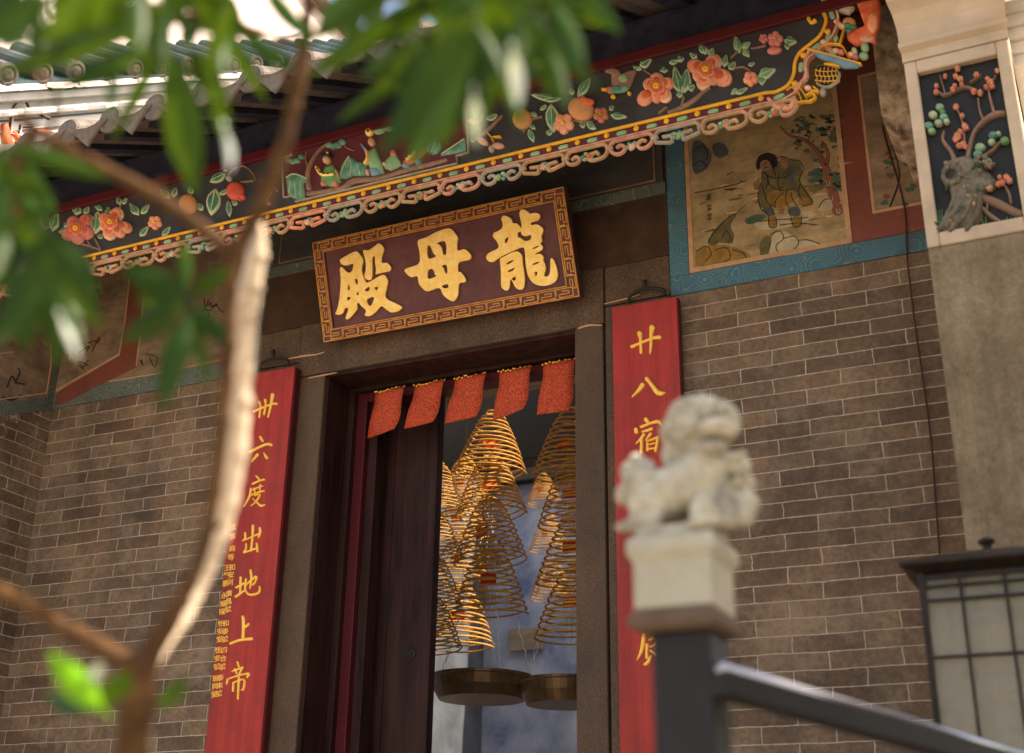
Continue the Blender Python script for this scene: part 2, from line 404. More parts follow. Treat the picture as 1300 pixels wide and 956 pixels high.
    def build(s, name, parent=None, smooth=False, bevel=0, split=True):
        me = bpy.data.meshes.new(name)
        o = bpy.data.objects.new(name, me); COL.objects.link(o)
        off = Vector((0, 0, 0))
        if parent is not None:
            o.parent = parent; r = parent
            while r.parent: r = r.parent
            off = r.location
        elif s.v:
            lo = [min(p[i] for p in s.v) for i in range(3)]; hi = [max(p[i] for p in s.v) for i in range(3)]
            off = Vector(((lo[0]+hi[0])/2, (lo[1]+hi[1])/2, lo[2])); o.location = off
        me.from_pydata([tuple(p-off) for p in s.v], [], s.f)
        for k in s.mats: me.materials.append(MAT[k])
        me.polygons.foreach_set('material_index', s.mi)
        if smooth: me.polygons.foreach_set('use_smooth', [True]*len(me.polygons))
        me.validate(); me.update()
        if bevel:
            b = o.modifiers.new('bevel', 'BEVEL'); b.width = bevel; b.segments = 2; b.limit_method = 'ANGLE'
        return o
def B(key): return MB().m(key)
def catmull(p, k=4):
    out = []; n = len(p)
    for i in range(n-1):
        a, b, c, d = p[max(0, i-1)], p[i], p[i+1], p[min(n-1, i+2)]
        for q in range(k):
            t = q/k
            out.append(tuple(.5*((2*b[j])+(-a[j]+c[j])*t+(2*a[j]-5*b[j]+4*c[j]-d[j])*t*t+(-a[j]+3*b[j]-3*c[j]+d[j])*t**3) for j in range(len(b))))
    out.append(tuple(p[-1])); return out
def ell(u, v, a, c, rot=0.0, n=12): return [(u+a*cos(q*2*pi/n)*cos(rot)-c*sin(q*2*pi/n)*sin(rot), v+a*cos(q*2*pi/n)*sin(rot)+c*sin(q*2*pi/n)*cos(rot)) for q in range(n)]
def chaikin(p, n=1):
    for _ in range(n):
        q = []
        for i in range(len(p)):
            a, b = p[i], p[(i+1) % len(p)]
            q += [(a[0]*.78+b[0]*.22, a[1]*.78+b[1]*.22), (a[0]*.22+b[0]*.78, a[1]*.22+b[1]*.78)]
        p = q
    return p
def holed(name, polys, mp, h, key, parent, bev=1.2, h0=0.0): # outline with holes, extruded
    cu = bpy.data.curves.new(name, 'CURVE'); cu.dimensions = '2D'; cu.fill_mode = 'BOTH'
    for p in polys:
        p = chaikin(p, 2); sp = cu.splines.new('POLY'); sp.points.add(len(p)-1)
        for q, (x, y) in zip(sp.points, p): q.co = (x*.01, -y*.01, 0, 1)
        sp.use_cyclic_u = True
    cu.extrude = .05; cu.bevel_depth = bev*.01*1.0; cu.bevel_resolution = 2; cu.offset = -bev*.01
    o = bpy.data.objects.new(name, cu); COL.objects.link(o)
    me = bpy.data.meshes.new_from_object(o.evaluated_get(bpy.context.evaluated_depsgraph_get()))
    bpy.data.objects.remove(o); bpy.data.curves.remove(cu)
    me.name = name; r = parent
    while r.parent: r = r.parent
    z0 = .05+bev*.01
    for v in me.vertices:
        v.co = mp(v.co.x*100, -v.co.y*100, h0+h*(v.co.z+z0)/(2*z0))-r.location
    me.materials.clear(); me.materials.append(MAT[key])
    o = bpy.data.objects.new(name, me); COL.objects.link(o); o.parent = parent
    return o
def thing(name, label, cat, loc, group=None, rotz=0):
    o = bpy.data.objects.new(name, None); COL.objects.link(o); o.location = loc; o.empty_display_size = .1
    o['label'] = label; o['category'] = cat
    if group: o['group'] = group
    return o
def tag(o, label, cat, group=None, kind=None):
    if label: o['label'] = label
    if cat: o['category'] = cat
    if group: o['group'] = group
    if kind: o['kind'] = kind
    return o
def dup(root, loc, label, group=None):
    r = root.copy(); COL.objects.link(r); r.location = loc; r['label'] = label
    if group: r['group'] = group
    for ch in list(root.children):
        c = ch.copy(); COL.objects.link(c); c.parent = r
        for g in list(ch.children):
            d = g.copy(); COL.objects.link(d); d.parent = c
    return r

# ------------------------------------------------------------------ world and light
w = bpy.data.worlds.new('World'); S.world = w; w.use_nodes = True
nt = w.node_tree; bg = nt.nodes['Background']; sky = nt.nodes.new('ShaderNodeTexSky'); sky.sky_type = 'NISHITA'
SUN_AZ = Vector((1.0, .10, 0)).normalized(); EL = radians(52)
sdir = Vector((SUN_AZ.x*cos(EL), SUN_AZ.y*cos(EL), sin(EL)))
sky.sun_disc = False; sky.sun_elevation = EL; sky.sun_rotation = math.atan2(sdir.x, sdir.y)
sky.dust_density = 3.0; sky.air_density = 1.2
nt.links.new(sky.outputs[0], bg.inputs[0]); bg.inputs[1].default_value = .12
sl = bpy.data.lights.new('sun', 'SUN'); sl.energy = 4.2; sl.angle = radians(.53); sl.color = (1, .93, .82)
so = bpy.data.objects.new('sun', sl); COL.objects.link(so); so.rotation_euler = (-sdir).to_track_quat('-Z', 'Y').to_euler(); so.location = (6, 0, 9)
S.view_settings.view_transform = 'Standard'; S.view_settings.look = 'None'; S.view_settings.gamma = 1
S.view_settings.exposure = 1.62
S.view_settings.use_white_balance = True; S.view_settings.white_balance_temperature = 7700; S.view_settings.white_balance_tint = 10; S.view_settings.use_curve_mapping = False
S.cycles.max_bounces = 8; S.cycles.diffuse_bounces = 5; S.cycles.use_denoising = True

# ------------------------------------------------------------------ setting
g = B('paving'); g.add([(-150, -150, 0), (150, -150, 0), (150, 150, 0), (-150, 150, 0)], [(0, 1, 2, 3)])
tag(g.build('ground'), None, None, kind='structure')

# ------------------------------------------------------------------ temple hall
XL = -5.47            # left return wall plane
XR = -.44             # left edge of the right pier
XD0, XD1 = -3.575, -2.170   # door opening
DZ = 4.135            # underside of the granite lintel
hall = thing('temple_hall', 'old grey brick temple hall with dark granite doorway under tiled eaves', 'temple', (-3, 0, 0))
b = B('brick'); b.box((XL, 0, 0), (-4.02, .34, 5.9)); b.build('brick_wall', hall)
b = B('brick'); b.box((-1.69, 0, 0), (XR+.36, .34, 5.9)); b.build('brick_wall', hall)
# left return wall and the gable parapet that rises over the roof
b = B('brick_side'); b.box((XL-.36, -1.05, 0), (XL, 7, 5.35)); b.build('side_wall', hall)
def gz(y): return 6.52+.693*(y-.05)   # top of the gable face
b = B('lime'); XG = -5.40
b.prism([(XG-.4, -1.02, 5.352), (XG-.4, 7, 5.352), (XG-.4, 7, gz(7)-.02), (XG-.4, -1.02, gz(-1.02)-.02)], (.4, 0, 0))
b.build('gable_wall', hall)
b = MB()
for off, hh, dd, key in ((-.06, .05, .10, 'lime'), (-.16, .045, .07, 'lime'), (-.44, .03, .04, 'lime'), (-.30, .012, .012, 'p_slate'), (-.222, .012, .012, 'p_slate'), (-.60, .13, .016, 'p_slate')):
    b.m(key); q = 7
    b.prism([(XG, -1.03, gz(-1.03)+off), (XG, q, gz(q)+off), (XG, q, gz(q)+off-hh), (XG, -1.03, gz(-1.03)+off-hh)], (dd, 0, 0))
b.build('gable_moulding', hall)
# raking tile coping on the gable
b = B('tile_teal')
y = -1.0
while y < 6.5:
    z = gz(y)+.05
    p0 = Vector((XG+.20, y, z)); p1 = Vector((XG-.32, y, z+.30))
    b.m('tile_teal').tube([p0, p1], .066, 12); b.m('tile').lathe(p0, [(.068, 0), (.068, .012), (.05, .018), (.045, .012), (.02, .02)], 14, (p0-p1))
    b.m('tile_teal'); y += .235
    b.prism([(XG+.19, y-.235, z-.05), (XG+.19, y, z-.05+.16), (XG-.32, y, z+.41), (XG-.32, y-.235, z+.25)], (0, 0, -.02))
    b.m('lime'); b.prism([(XG+.195, y-.19, z-.045), (XG+.195, y-.045, z+.05), (XG+.195, y-.045, z+.025), (XG+.195, y-.12, z-.04), (XG+.195, y-.19, z-.07)], (.012, 0, 0))
b.build('coping_tiles', hall, smooth=False)
# key-fret ornament at the front foot of the gable
b = MB(); mp = planeX(XG)
for key, h, wd in (('black', .012, 2.6), ('lime', .018, 1.3)):
    b.m(key)
    for path in ([(62, 150), (38, 138), (28, 120), (16, 140), (12, 170), (24, 172), (26, 160), (40, 160)], [(20, 182), (50, 176), (52, 186), (38, 190)], [(95, 112), (72, 120), (60, 108)]):
        b.stroke([(p[0], p[1], wd) for p in path], mp, h, smooth=False)
b.m('coral_deep'); b.stroke([(24, 182, 6), (46, 170, 6), (62, 172, 5)], mp, .03); b.stroke([(4, 160, 4), (8, 180, 6), (16, 192, 5)], mp, .03); b.stroke([(16, 168, 2.5), (22, 176, 2.5)], mp, .02)
b.build('fret_ornament', hall, smooth=True)

# granite door surround
JY = -.022
b = B('granite'); b.box((-3.74, JY, 0), (XD0, .16, DZ)); b.build('door_jamb', hall, bevel=.006)
b = B('granite'); b.box((-4.02, JY+.008, 0), (-3.748, .16, DZ+.09)); b.build('door_jamb', hall, bevel=.006)
b = B('granite'); b.box((XD1, JY, 0), (-2.026, .16, DZ)); b.build('door_jamb', hall, bevel=.006)
b = B('granite'); b.box((-2.018, JY+.008, 0), (-1.69, .16, DZ+.09)); b.build('door_jamb', hall, bevel=.006)
b = B('granite'); b.box((-3.747, JY-.002, DZ+.004), (-2.02, .16, DZ+.30)); b.build('lintel', hall, bevel=.006)
for x0, x1 in ((-4.02, -3.752), (-2.016, -1.69)):
    b = B('granite'); b.box((x0, JY+.006, DZ+.095), (x1, .16, DZ+.30)); b.build('lintel_block', hall, bevel=.006)
b = B('plaster_dark'); b.box((-4.02, JY+.010, DZ+.302), (-1.69, .2, 5.9)); b.build('plaster_wall', hall)
# pale mortar seams of the lintel
b = B('frame_tan'); pj = planeY(JY-.001)
for pts in ([(365, 456, .9), (385, 452, 1.3), (402, 450, 1.0), (412, 447, .5)], [(392, 480, .8), (412, 476, 1.0), (428, 473, .5)], [(734, 417, 1.0), (748, 413, 1.3), (764, 413, .8)], [(767, 386, .6), (800, 378, 1.0), (812, 374, .5)]):
    b.stroke(pts, pj, .003)
b.build('mortar_seam', hall)
# moulded rebate inside the granite, dark timber frame behind it
b = B('wood_dark')
b.box((XD0-.02, .162, 0), (XD0+.012, .20, DZ)); b.box((XD0-.02, .162, DZ-.012), (XD1+.02, .20, DZ+.03))
b.build('door_rebate', hall, bevel=.003)
b = B('wood_dark'); b.box((XD0, JY+.022, 0), (XD0+.014, .161, DZ-.015)); b.box((XD0, JY+.022, DZ-.014), (XD1, .161, DZ)); b.build('reveal_dark_sheet', hall)  # thin dark sheets added over the granite reveal to darken it
b = B('wood_dark'); b.box((XD0-.1, .202, 0), (XD0+.045, .30, DZ-.03)); b.box((XD0-.1, .202, DZ-.03), (XD1+.1, .30, DZ+.12)); b.box((XD1-.01, .202, 0), (XD1+.1, .30, DZ-.031))
b.build('door_frame', hall, bevel=.004)
b = B('red_side'); b.box((XD0+.047, .235, 0), (XD0+.105, .33, DZ-.035)); b.box((XD0+.107, .235, DZ-.085), (XD1+.1, .33, DZ-.035)); b.build('red_frame', hall, bevel=.004)
b = B('wood_dark'); b.box((XD0+.106, .27, 0), (XD0+.16, .36, DZ-.09)); b.build('door_stile', hall, bevel=.004)
xl1 = at(549, 760, .40).x
b = B('wood_dark'); b.box((XD0+.09, .40, .25), (xl1, .455, DZ+.0)); b.box((XD0+.161, .392, .25), (XD0+.20, .399, DZ)); b.box((xl1-.04, .392, .25), (xl1, .399, DZ))
leaf = b.build('door_leaf', hall, bevel=.003)
b = B('iron'); b.lathe((xl1-.1, .399, at(524, 830, .4).z), [(.02, 0), (.02, .006), (.008, .01), (.008, .02)], 12, (0, -1, 0)); b.build('door_bolt', leaf)
# front room: ceiling, beams, side walls; open court behind it
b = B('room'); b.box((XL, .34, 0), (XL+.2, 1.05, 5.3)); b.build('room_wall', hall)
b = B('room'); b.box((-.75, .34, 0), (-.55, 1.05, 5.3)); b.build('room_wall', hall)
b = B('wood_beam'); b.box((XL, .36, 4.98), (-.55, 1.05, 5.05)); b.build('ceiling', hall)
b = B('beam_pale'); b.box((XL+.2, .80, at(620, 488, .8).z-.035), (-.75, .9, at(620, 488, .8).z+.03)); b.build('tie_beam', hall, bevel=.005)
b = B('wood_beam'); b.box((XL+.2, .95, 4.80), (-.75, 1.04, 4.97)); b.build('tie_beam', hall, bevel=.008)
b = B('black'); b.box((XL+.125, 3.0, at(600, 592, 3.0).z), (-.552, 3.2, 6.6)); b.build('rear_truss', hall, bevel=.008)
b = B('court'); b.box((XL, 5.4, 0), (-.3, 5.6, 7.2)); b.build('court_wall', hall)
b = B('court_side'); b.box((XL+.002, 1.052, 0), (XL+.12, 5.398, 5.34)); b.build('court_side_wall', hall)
b = B('room'); b.box((-.55, 1.052, 0), (-.42, 2.3, 7.4)); b.build('court_side_wall', hall)  # unseen wall raised to keep direct sun off the front coils
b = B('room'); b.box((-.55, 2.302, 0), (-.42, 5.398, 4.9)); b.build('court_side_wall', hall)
b = B('wood_beam'); zz = at(640, 585, 5.0).z
b.box((XL+.12, 5.25, at(640, 612, 5.25).z), (-.6, 5.399, at(640, 560, 5.25).z)); b.build('rear_beam', hall)
b = B('beam_pale'); a0, a1 = at(648, 812, 5.39), at(690, 795, 5.39); b.box((a0.x, 5.36, a0.z-.11), (a1.x, 5.399, a0.z+.09)); b.build('wall_tablet', hall, bevel=.005)
# roof: slab with rows of tiles, boards and purlins under the eave
E_Y, E_Z = -1.30, 4.985; SL = .56
def rz(y): return E_Z+SL*(y-E_Y)
b = B('tile'); YT = .75
b.prism([(XG, E_Y, rz(E_Y)), (XG, YT, rz(YT)), (XG, YT, rz(YT)+.03), (XG, E_Y, rz(E_Y)+.03)], (XR+.0-XG, 0, 0))
b.prism([(XG, YT, rz(YT)), (XG, 1.35, 5.72), (XG, 1.35, 5.75), (XG, YT, rz(YT)+.03)], (XR-XG, 0, 0))
k = 0; x = XG+.08
rnd = random.Random(3)
dl = at(325, 125, E_Y).x % .27
x = XG+((dl-XG) % .27)
while x < XR-.05:
    j = rnd.uniform(-.006, .006)
    # cover tile row and its rounded front shield
    b.tube([(x+j, E_Y-.02, rz(E_Y)+.045), (x, YT, rz(YT)+.045)], .058, 10)
    if True:
        c = Vector((x+j, E_Y-.035, rz(E_Y)+.035)); out = []
        for q in range(18):
            a = 2*pi*q/18; out.append((.072*sin(a), .072*cos(a)-.012))
        mpl = lambda u, v, h=0.0, c=c: c+Vector((u, -h, v))
        b.puff(out, mpl, .022, ((1, 0), (1, .6), (.84, 1), (.74, .75), (.3, .8)))
    # drip shield between the rows, hanging lower in a scalloped leaf shape
    c = Vector((x+.135+j, E_Y-.05, rz(E_Y)-.005))
    out = [(-.118, .035), (-.105, .012), (-.078, -.012), (-.055, -.03), (-.03, -.058), (0, -.085), (.03, -.058), (.055, -.03), (.078, -.012), (.105, .012), (.118, .035), (.06, .012), (0, .004), (-.06, .012)]
    mpl = lambda u, v, h=0.0, c=c: c+Vector((u, -h-v*.25, v))
    b.puff([(u*1.05, v) for u, v in out], mpl, .018, ((1, 0), (1, .6), (.85, 1), (.5, .8)), c=(0, -.02))
    pts = [(x+.02, E_Y-.05, rz(E_Y)+.028), (x+.08, E_Y-.05, rz(E_Y)+.004), (x+.135, E_Y-.05, rz(E_Y)-.004), (x+.19, E_Y-.05, rz(E_Y)+.004), (x+.25, E_Y-.05, rz(E_Y)+.028)]
    n_ = len(pts); back = [(p[0], E_Y+.30, p[2]+SL*.35) for p in pts]
    b.add(pts+back, [(i, i+1, i+1+n_, i+n_) for i in range(n_-1)])
    x += .27
roof = b.build('roof', hall)
b = B('eave_haze'); x = XG+.2
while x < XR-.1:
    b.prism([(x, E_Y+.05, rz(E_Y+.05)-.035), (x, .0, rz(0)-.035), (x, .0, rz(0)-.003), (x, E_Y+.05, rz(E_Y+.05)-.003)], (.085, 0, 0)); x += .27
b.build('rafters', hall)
for yy, rr in ((-.45, .07), (-.06, .07)):
    b = B('beam_red'); b.tube([(XG, yy, rz(yy)-.04-rr), (XR, yy, rz(yy)-.04-rr)], rr, 14); b.build('purlin', hall, smooth=True)
b = B('eave_haze'); b.box((XG, -.64, 5.085), (XR, -.60, rz(-.62)-.04)); b.build('eave_plate', hall)

# right pier: the street end of the gable wall
PY = -.85
pier = thing('gable_pier', 'tall plastered gable pier with cream moulded cornice at the right end of the facade', 'pier', (-.25, -.5, 0))
px0, px1 = -.445, -.065
b = B('pier_plaster'); b.box((px0, PY, 0), (px1, 0.1, 3.80)); b.build('shaft', pier, bevel=.008)
b = B('cream'); zt = 4.60
b.box((px0+.004, PY+.03, 3.802), (px1-.004, .1, 5.6))
fr = .055
pz0, pz1 = 3.80, 4.60
qx0, qx1, qz0, qz1 = -.400, -.112, 3.855, 4.545
b.box((px0, PY-.006, pz0), (qx0, PY+.029, pz1)); b.box((qx1, PY-.006, pz0), (px1, PY+.029, pz1))
b.box((qx0, PY-.006, pz0), (qx1, PY+.029, qz0)); b.box((qx0, PY-.006, qz1), (qx1, PY+.029, pz1))
b.build('panel_surround', pier, bevel=.006)
b = B('cream')
prof = [(PY+.02, 4.601), (PY-.012, 4.601), (PY-.012, 4.64), (PY-.035, 4.655), (PY-.035, 4.675), (PY-.02, 4.68), (PY-.03, 4.75), (PY-.055, 4.80), (PY-.095, 4.835), (PY-.095, 4.86), (PY-.07, 4.865), (PY-.075, 4.89), (PY-.12, 4.915), (PY-.12, 4.945), (PY-.16, 4.97), (PY-.16, 5.02), (PY-.2, 5.03), (PY-.2, 5.6), (PY+.02, 5.6)]
n = len(prof); ex = [0]*n
vs = []
for side in (0, 1):
    for yv, zv in prof:
        o_ = max(0, PY-yv)*.28
        vs.append(((px0-o_) if side == 0 else (px1+o_), yv, zv))
b.add(vs, [list(range(n)), list(range(2*n-1, n-1, -1))]+[(i, (i+1) % n, (i+1) % n+n, i+n) for i in range(n)])
b.build('cornice', pier)
b = B('mottled')
a0, a1 = at(1108, 60, -.42), at(1110, 150, -.42)
b.prism([(a0.x, -.42, 5.5), (a0.x, -.42, at(1108, 148, -.42).z), (a0.x+.05, -.42, at(1130, 152, -.42).z), (a0.x+.055, -.42, at(1140, 175, -.42).z), (px0, -.42, at(1165, 172, -.42).z), (px0, -.42, 5.5)], (0, .41, 0))
b.build('corbel', pier, bevel=.01)
# tile coping glimpsed beyond the pier
b = MB()
for i in range(6):
    y0 = -1.0+i*.235; z = 4.95+i*.163
    p0 = Vector((px1+.16, y0, z)); p1 = Vector((px1-.2, y0, z+.25))
    b.m('tile_teal').tube([p0, p1], .06, 12); b.m('tile').lathe(p0, [(.062, 0), (.062, .012), (.02, .02)], 12, (p0-p1))
for i in range(5): b.m('lime').box((px1+.001, -.74+i*.02, 4.80-i*.05), (px1+.15-i*.025, .6, 4.848-i*.05))
b.m('lime').prism([(px1, -1.0, 4.70), (px1, .6, 5.8), (px1, .6, 5.95), (px1, -1.0, 4.85)], (.14, 0, 0))
b.build('coping_tiles', pier)

# ------------------------------------------------------------------ plum blossom relief in the pier
RY = PY+.029
rel = thing('plum_relief', 'black panel in cream frame with modelled plum tree, gnarled trunk and pink blossom', 'relief panel', (-.256, RY, 3.855))
b = B('black'); b.box((qx0, RY-.004, qz0), (qx1, RY-.001, qz1)); b.build('panel', rel)
mp = crop(1080, 0, 2.895, planeY(RY-.004))
b = B('relief_rock')
tr = [(320, 862), (330, 830), (360, 780), (375, 740), (365, 700), (340, 680), (335, 640), (350, 605), (380, 590), (430, 580), (470, 600), (510, 640), (540, 680), (530, 705), (490, 710), (480, 760), (490, 800), (470, 835), (420, 860), (370, 866)]
b.puff(chaikin(tr, 1), mp, .035)
rr_ = random.Random(4)
for i in range(70):
    t_ = rr_.random(); u = 330+t_*150+rr_.uniform(-40, 40) if i % 2 else rr_.uniform(345, 525); v = 860-t_*160 if i % 2 else rr_.uniform(590, 700)
    if hypot(u-372, v-662) < 34: continue
    b.m(rr_.choice(['relief_rock', 'relief_rock', 'relief_rock', 'p_teal', 'ochre', 'twig'])).puff(ell(u, v, rr_.uniform(7, 18), rr_.uniform(5, 12), rr_.uniform(-1, 1), 8), mp, rr_.uniform(.014, .022), h0=.018)
b.m('relief_rock')
for q in range(9):
    a = q*.7; b.puff(ell(376+30*cos(a), 662+28*sin(a), 15, 11, a+1.5, 8), mp, .02, h0=.028)
for p in ([(330, 855, 12), (380, 800, 14), (420, 740, 13), (430, 690, 10)], [(370, 860, 10), (420, 810, 12), (450, 740, 11), (470, 690, 9)], [(430, 858, 10), (470, 800, 10), (480, 740, 9)], [(345, 830, 9), (375, 770, 9), (390, 720, 9)]): b.stroke(p, mp, .030, h0=.012)
b.build('trunk', rel, smooth=True)
b = B('black'); b.puff([(372+12*cos(a), 662+12*sin(a)) for a in [i*pi/5 for i in range(10)]], mp, .003, h0=.046); b.build('knot_hole', rel)
b = B('twig')
for p in ([(385, 600, 14), (370, 560, 10), (340, 520, 8), (345, 490, 5)], [(430, 590, 14), (440, 540, 11), (455, 490, 9), (490, 450, 12), (530, 425, 14), (565, 420, 10)], [(490, 450, 7), (475, 410, 6), (470, 370, 5)], [(530, 425, 9), (515, 370, 7), (510, 330, 5), (535, 285, 3)],
          [(470, 345, 5), (420, 325, 5), (350, 355, 6), (320, 340, 4)], [(350, 355, 5), (340, 320, 4), (330, 285, 3)], [(420, 325, 4), (395, 290, 3), (385, 255, 2)], [(420, 540, 7), (415, 470, 5), (400, 420, 4), (385, 400, 3)],
          [(470, 590, 9), (520, 560, 7), (550, 530, 5), (580, 520, 3)], [(485, 730, 22), (540, 750, 20), (590, 775, 18), (625, 790, 18)], [(485, 770, 10), (520, 800, 10), (550, 820, 8)], [(570, 690, 5), (585, 720, 7), (590, 750, 7)], [(505, 750, 5), (500, 790, 5)], [(440, 310, 3), (470, 290, 3), (480, 280, 2)]):
    b = B('twig'); b.stroke([(q[0], q[1], q[2]*.78) for q in p], mp, .02); b.build('branch', rel, smooth=True)
def blossom(b, u, v, r, mp, h=.016, k1='rose', k2='petal_pale', kc='pollen', n=5, ph=0.0, h0=0.0):
    for i in range(n):
        a = ph+2*pi*i/n; cx, cy = u+cos(a)*r*.58, v+sin(a)*r*.58
        b.m(k1 if i % 2 else k2).puff([(cx+r*.5*cos(q*pi/4), cy+r*.5*sin(q*pi/4)) for q in range(8)], mp, h, h0=h0)
    b.m(kc).puff([(u+r*.26*cos(q*pi/3), v+r*.26*sin(q*pi/3)) for q in range(6)], mp, h*1.5, h0=h0)
for u, v in ((388, 290), (405, 300), (395, 262), (318, 325), (350, 290), (385, 325), (378, 338), (410, 320), (455, 345), (478, 350), (515, 312), (520, 325), (505, 300), (500, 330), (575, 378), (590, 385), (464, 285), (540, 270), (390, 402), (412, 435), (420, 470), (425, 478), (392, 505), (400, 512), (388, 520), (415, 540), (400, 545), (425, 548), (550, 660), (560, 680), (585, 672), (575, 660), (545, 685), (405, 495), (318, 348)):
    b = MB(); blossom(b, u, v, random.uniform(8, 12.5), mp, .014, 'rose', 'coral', ph=random.random()*6, h0=.012); b.build('blossom', rel, smooth=True)
b = MB()
for u, v, r in ((330, 402, 16), (305, 430, 17), (345, 440, 17), (325, 460, 16), (290, 470, 17), (355, 455, 12), (300, 490, 15), (525, 505, 17), (520, 530, 14), (568, 525, 18), (478, 550, 20), (470, 575, 18), (502, 603, 20), (340, 420, 12), (545, 500, 10)):
    b.m(random.choice(['mint', 'leaf_lime', 'leaf_edge', 'teal'])).puff([(u+r*cos(q*pi/5), v+r*.75*sin(q*pi/5)) for q in range(10)], mp, .022, h0=.006)
b.m('leaf_lime')
for u in (322, 330, 338, 346, 488, 498, 575, 585, 600): b.stroke([(u, 825, 3), (u+random.uniform(-8, 8), 775 if u < 400 else 800, 1)], mp, .012)
b.build('leaves', rel, smooth=True)

# ------------------------------------------------------------------ wall paintings
MY = -.012
BZ = 4.22           # lower edge of the painted frieze
def slab(b, x0, x1, z0, z1, y0, y1): b.box((x0, y0, z0), (x1, y1, z1))
m1 = thing('wall_painting', 'blue bordered painting of a stooping robed man by a red pine, right of the door', 'mural', (-1.2, MY, BZ), 'painted panels of the frieze')
xa, xb = -1.688, XR-.02
b = B('border_blue'); slab(b, xa, xb, BZ, BZ+.095, MY, -.001); slab(b, xa, xa+.092, BZ+.097, 5.6, MY, -.001); b.build('border', m1)
fx0, fx1, fz0 = -1.592, -.842, 4.318
b = B('frame_tan'); t_ = .022
slab(b, fx0, fx1, fz0, fz0+t_, MY-.004, -.001); slab(b, fx0, fx0+t_, fz0+t_, 5.6, MY-.004, -.001); slab(b, fx1-t_, fx1, fz0+t_, 5.6, MY-.004, -.001); b.build('frame', m1)
b = B('scene_tan'); slab(b, fx0+t_, fx1-t_, fz0+t_, 5.6, MY-.001, -.001); b.build('painting', m1)
mp = crop(860, 120, 4.157, planeY(MY-.001))
b = MB()
def poly(key, pts, h=.0015, sm=1, h0=0.0): b.m(key).flat(chaikin(pts, sm), mp, h, h0)
poly('p_cream', [(480, 830), (500, 740), (560, 715), (620, 755), (700, 775), (760, 790), (790, 800), (600, 850), (490, 850)])
poly('p_cream', [(735, 600), (760, 560), (800, 540), (830, 600), (760, 620)])
poly('p_cream', [(400, 660), (560, 640), (700, 610), (740, 640), (600, 700), (420, 720)], .001)
poly('p_ochre', [(90, 830), (180, 790), (290, 800), (380, 840), (400, 880), (100, 925)])
poly('p_olive', [(430, 790), (470, 740), (500, 760), (480, 850), (440, 860)])
poly('p_teal', [(350, 660), (420, 630), (480, 640), (440, 670), (370, 690)])
poly('p_slate', [(75, 250), (120, 240), (170, 290), (185, 340), (150, 400), (80, 430)], .001)
poly('p_slate', [(180, 260), (240, 250), (280, 310), (230, 340), (190, 320)], .001)
poly('p_teal', [(700, 400), (760, 380), (770, 450), (720, 470)]); poly('p_teal', [(800, 440), (870, 400), (880, 520), (840, 500)], .001)
poly('p_olive', [(690, 480), (760, 470), (780, 500), (700, 520)])
rp = random.Random(8)
for i in range(60):
    u = rp.uniform(95, 860); v = rp.uniform(430, 840)-(u-95)*.12
    key = rp.choice(['p_ochre', 'p_cream', 'p_olive', 'p_dark', 'p_ochre', 'p_cream']); l_ = rp.uniform(20, 80)
    b.m(key).stroke([(u, v, rp.uniform(1.5, 5)), (u+l_*.5, v-rp.uniform(2, 12), rp.uniform(2, 6)), (u+l_, v-l_*.18, 1)], mp, .0008, h0=.0004, k=3)
for i in range(130):
    u = rp.uniform(600, 875); v = rp.uniform(110, 300) if i < 90 else rp.uniform(300, 520); r = rp.uniform(8, 22)
    if v > 300 and u < 700: continue
    b.m(rp.choice(['p_teal', 'p_olive', 'p_dark', 'p_slate'])).flat([(u+r*cos(q*pi/4)*rp.uniform(.5, 1.3), v+r*.6*sin(q*pi/4)*rp.uniform(.5, 1.3)) for q in range(8)], mp, .0008+i*.00001)
for u, v in ((165, 545), (168, 600), (170, 648)):
    for q in range(4): b.m('p_dark').stroke([(u-12+rp.uniform(-3, 3), v-14+q*9, 1.8), (u+12, v-18+q*9+rp.uniform(-3, 3), 1.8)], mp, .001, h0=.0016, k=3, smooth=False)
    b.stroke([(u, v-18, 1.8), (u-1, v+18, 1.8)], mp, .001, h0=.0017, k=3)
b.build('painted_landscape', m1)
b = MB()
for p in ([(845, 615, 30), (815, 500, 28), (785, 400, 24), (765, 350, 18), (730, 290, 14), (670, 240, 10), (590, 215, 7), (540, 165, 4)], [(785, 370, 16), (795, 310, 10), (765, 250, 6)], [(690, 250, 7), (700, 200, 4)]):
    b.m('p_red').stroke(p, mp, .002, k=3)
b.m('p_cream')
for u, v in ((795, 480), (810, 560), (780, 640), (850, 625)): b.stroke([(u-8, v-20, 2), (u-6, v, 2), (u+8, v, 2), (u+8, v-20, 2)], mp, .001, h0=.002, k=3)
b.build('painted_pine', m1)
b = MB()
poly('p_olive', [(155, 780), (190, 720), (240, 670), (285, 632), (312, 628), (305, 650), (275, 690), (300, 740), (290, 790), (230, 780), (180, 800)], .002)
b.m('p_dark')
for p in ([(165, 780, 2), (200, 720, 2), (280, 640, 2)], [(300, 640, 2), (340, 600, 1.5), (365, 580, 1)], [(230, 770, 2), (260, 720, 2), (290, 780, 2)]): b.stroke(p, mp, .001, h0=.002, k=3)
b.build('painted_toad', m1)
b = MB()
poly('p_olive', [(440, 400), (520, 350), (620, 345), (660, 380), (640, 460), (690, 520), (715, 575), (650, 590), (630, 520), (560, 600), (480, 590), (440, 605), (418, 560), (445, 470)], .002)
poly('p_ochre', [(480, 510), (560, 505), (610, 500), (640, 540), (570, 590), (520, 600), (470, 570)], .0028)
poly('p_ochre', [(640, 540), (690, 545), (715, 575), (670, 592), (635, 580)], .0028)
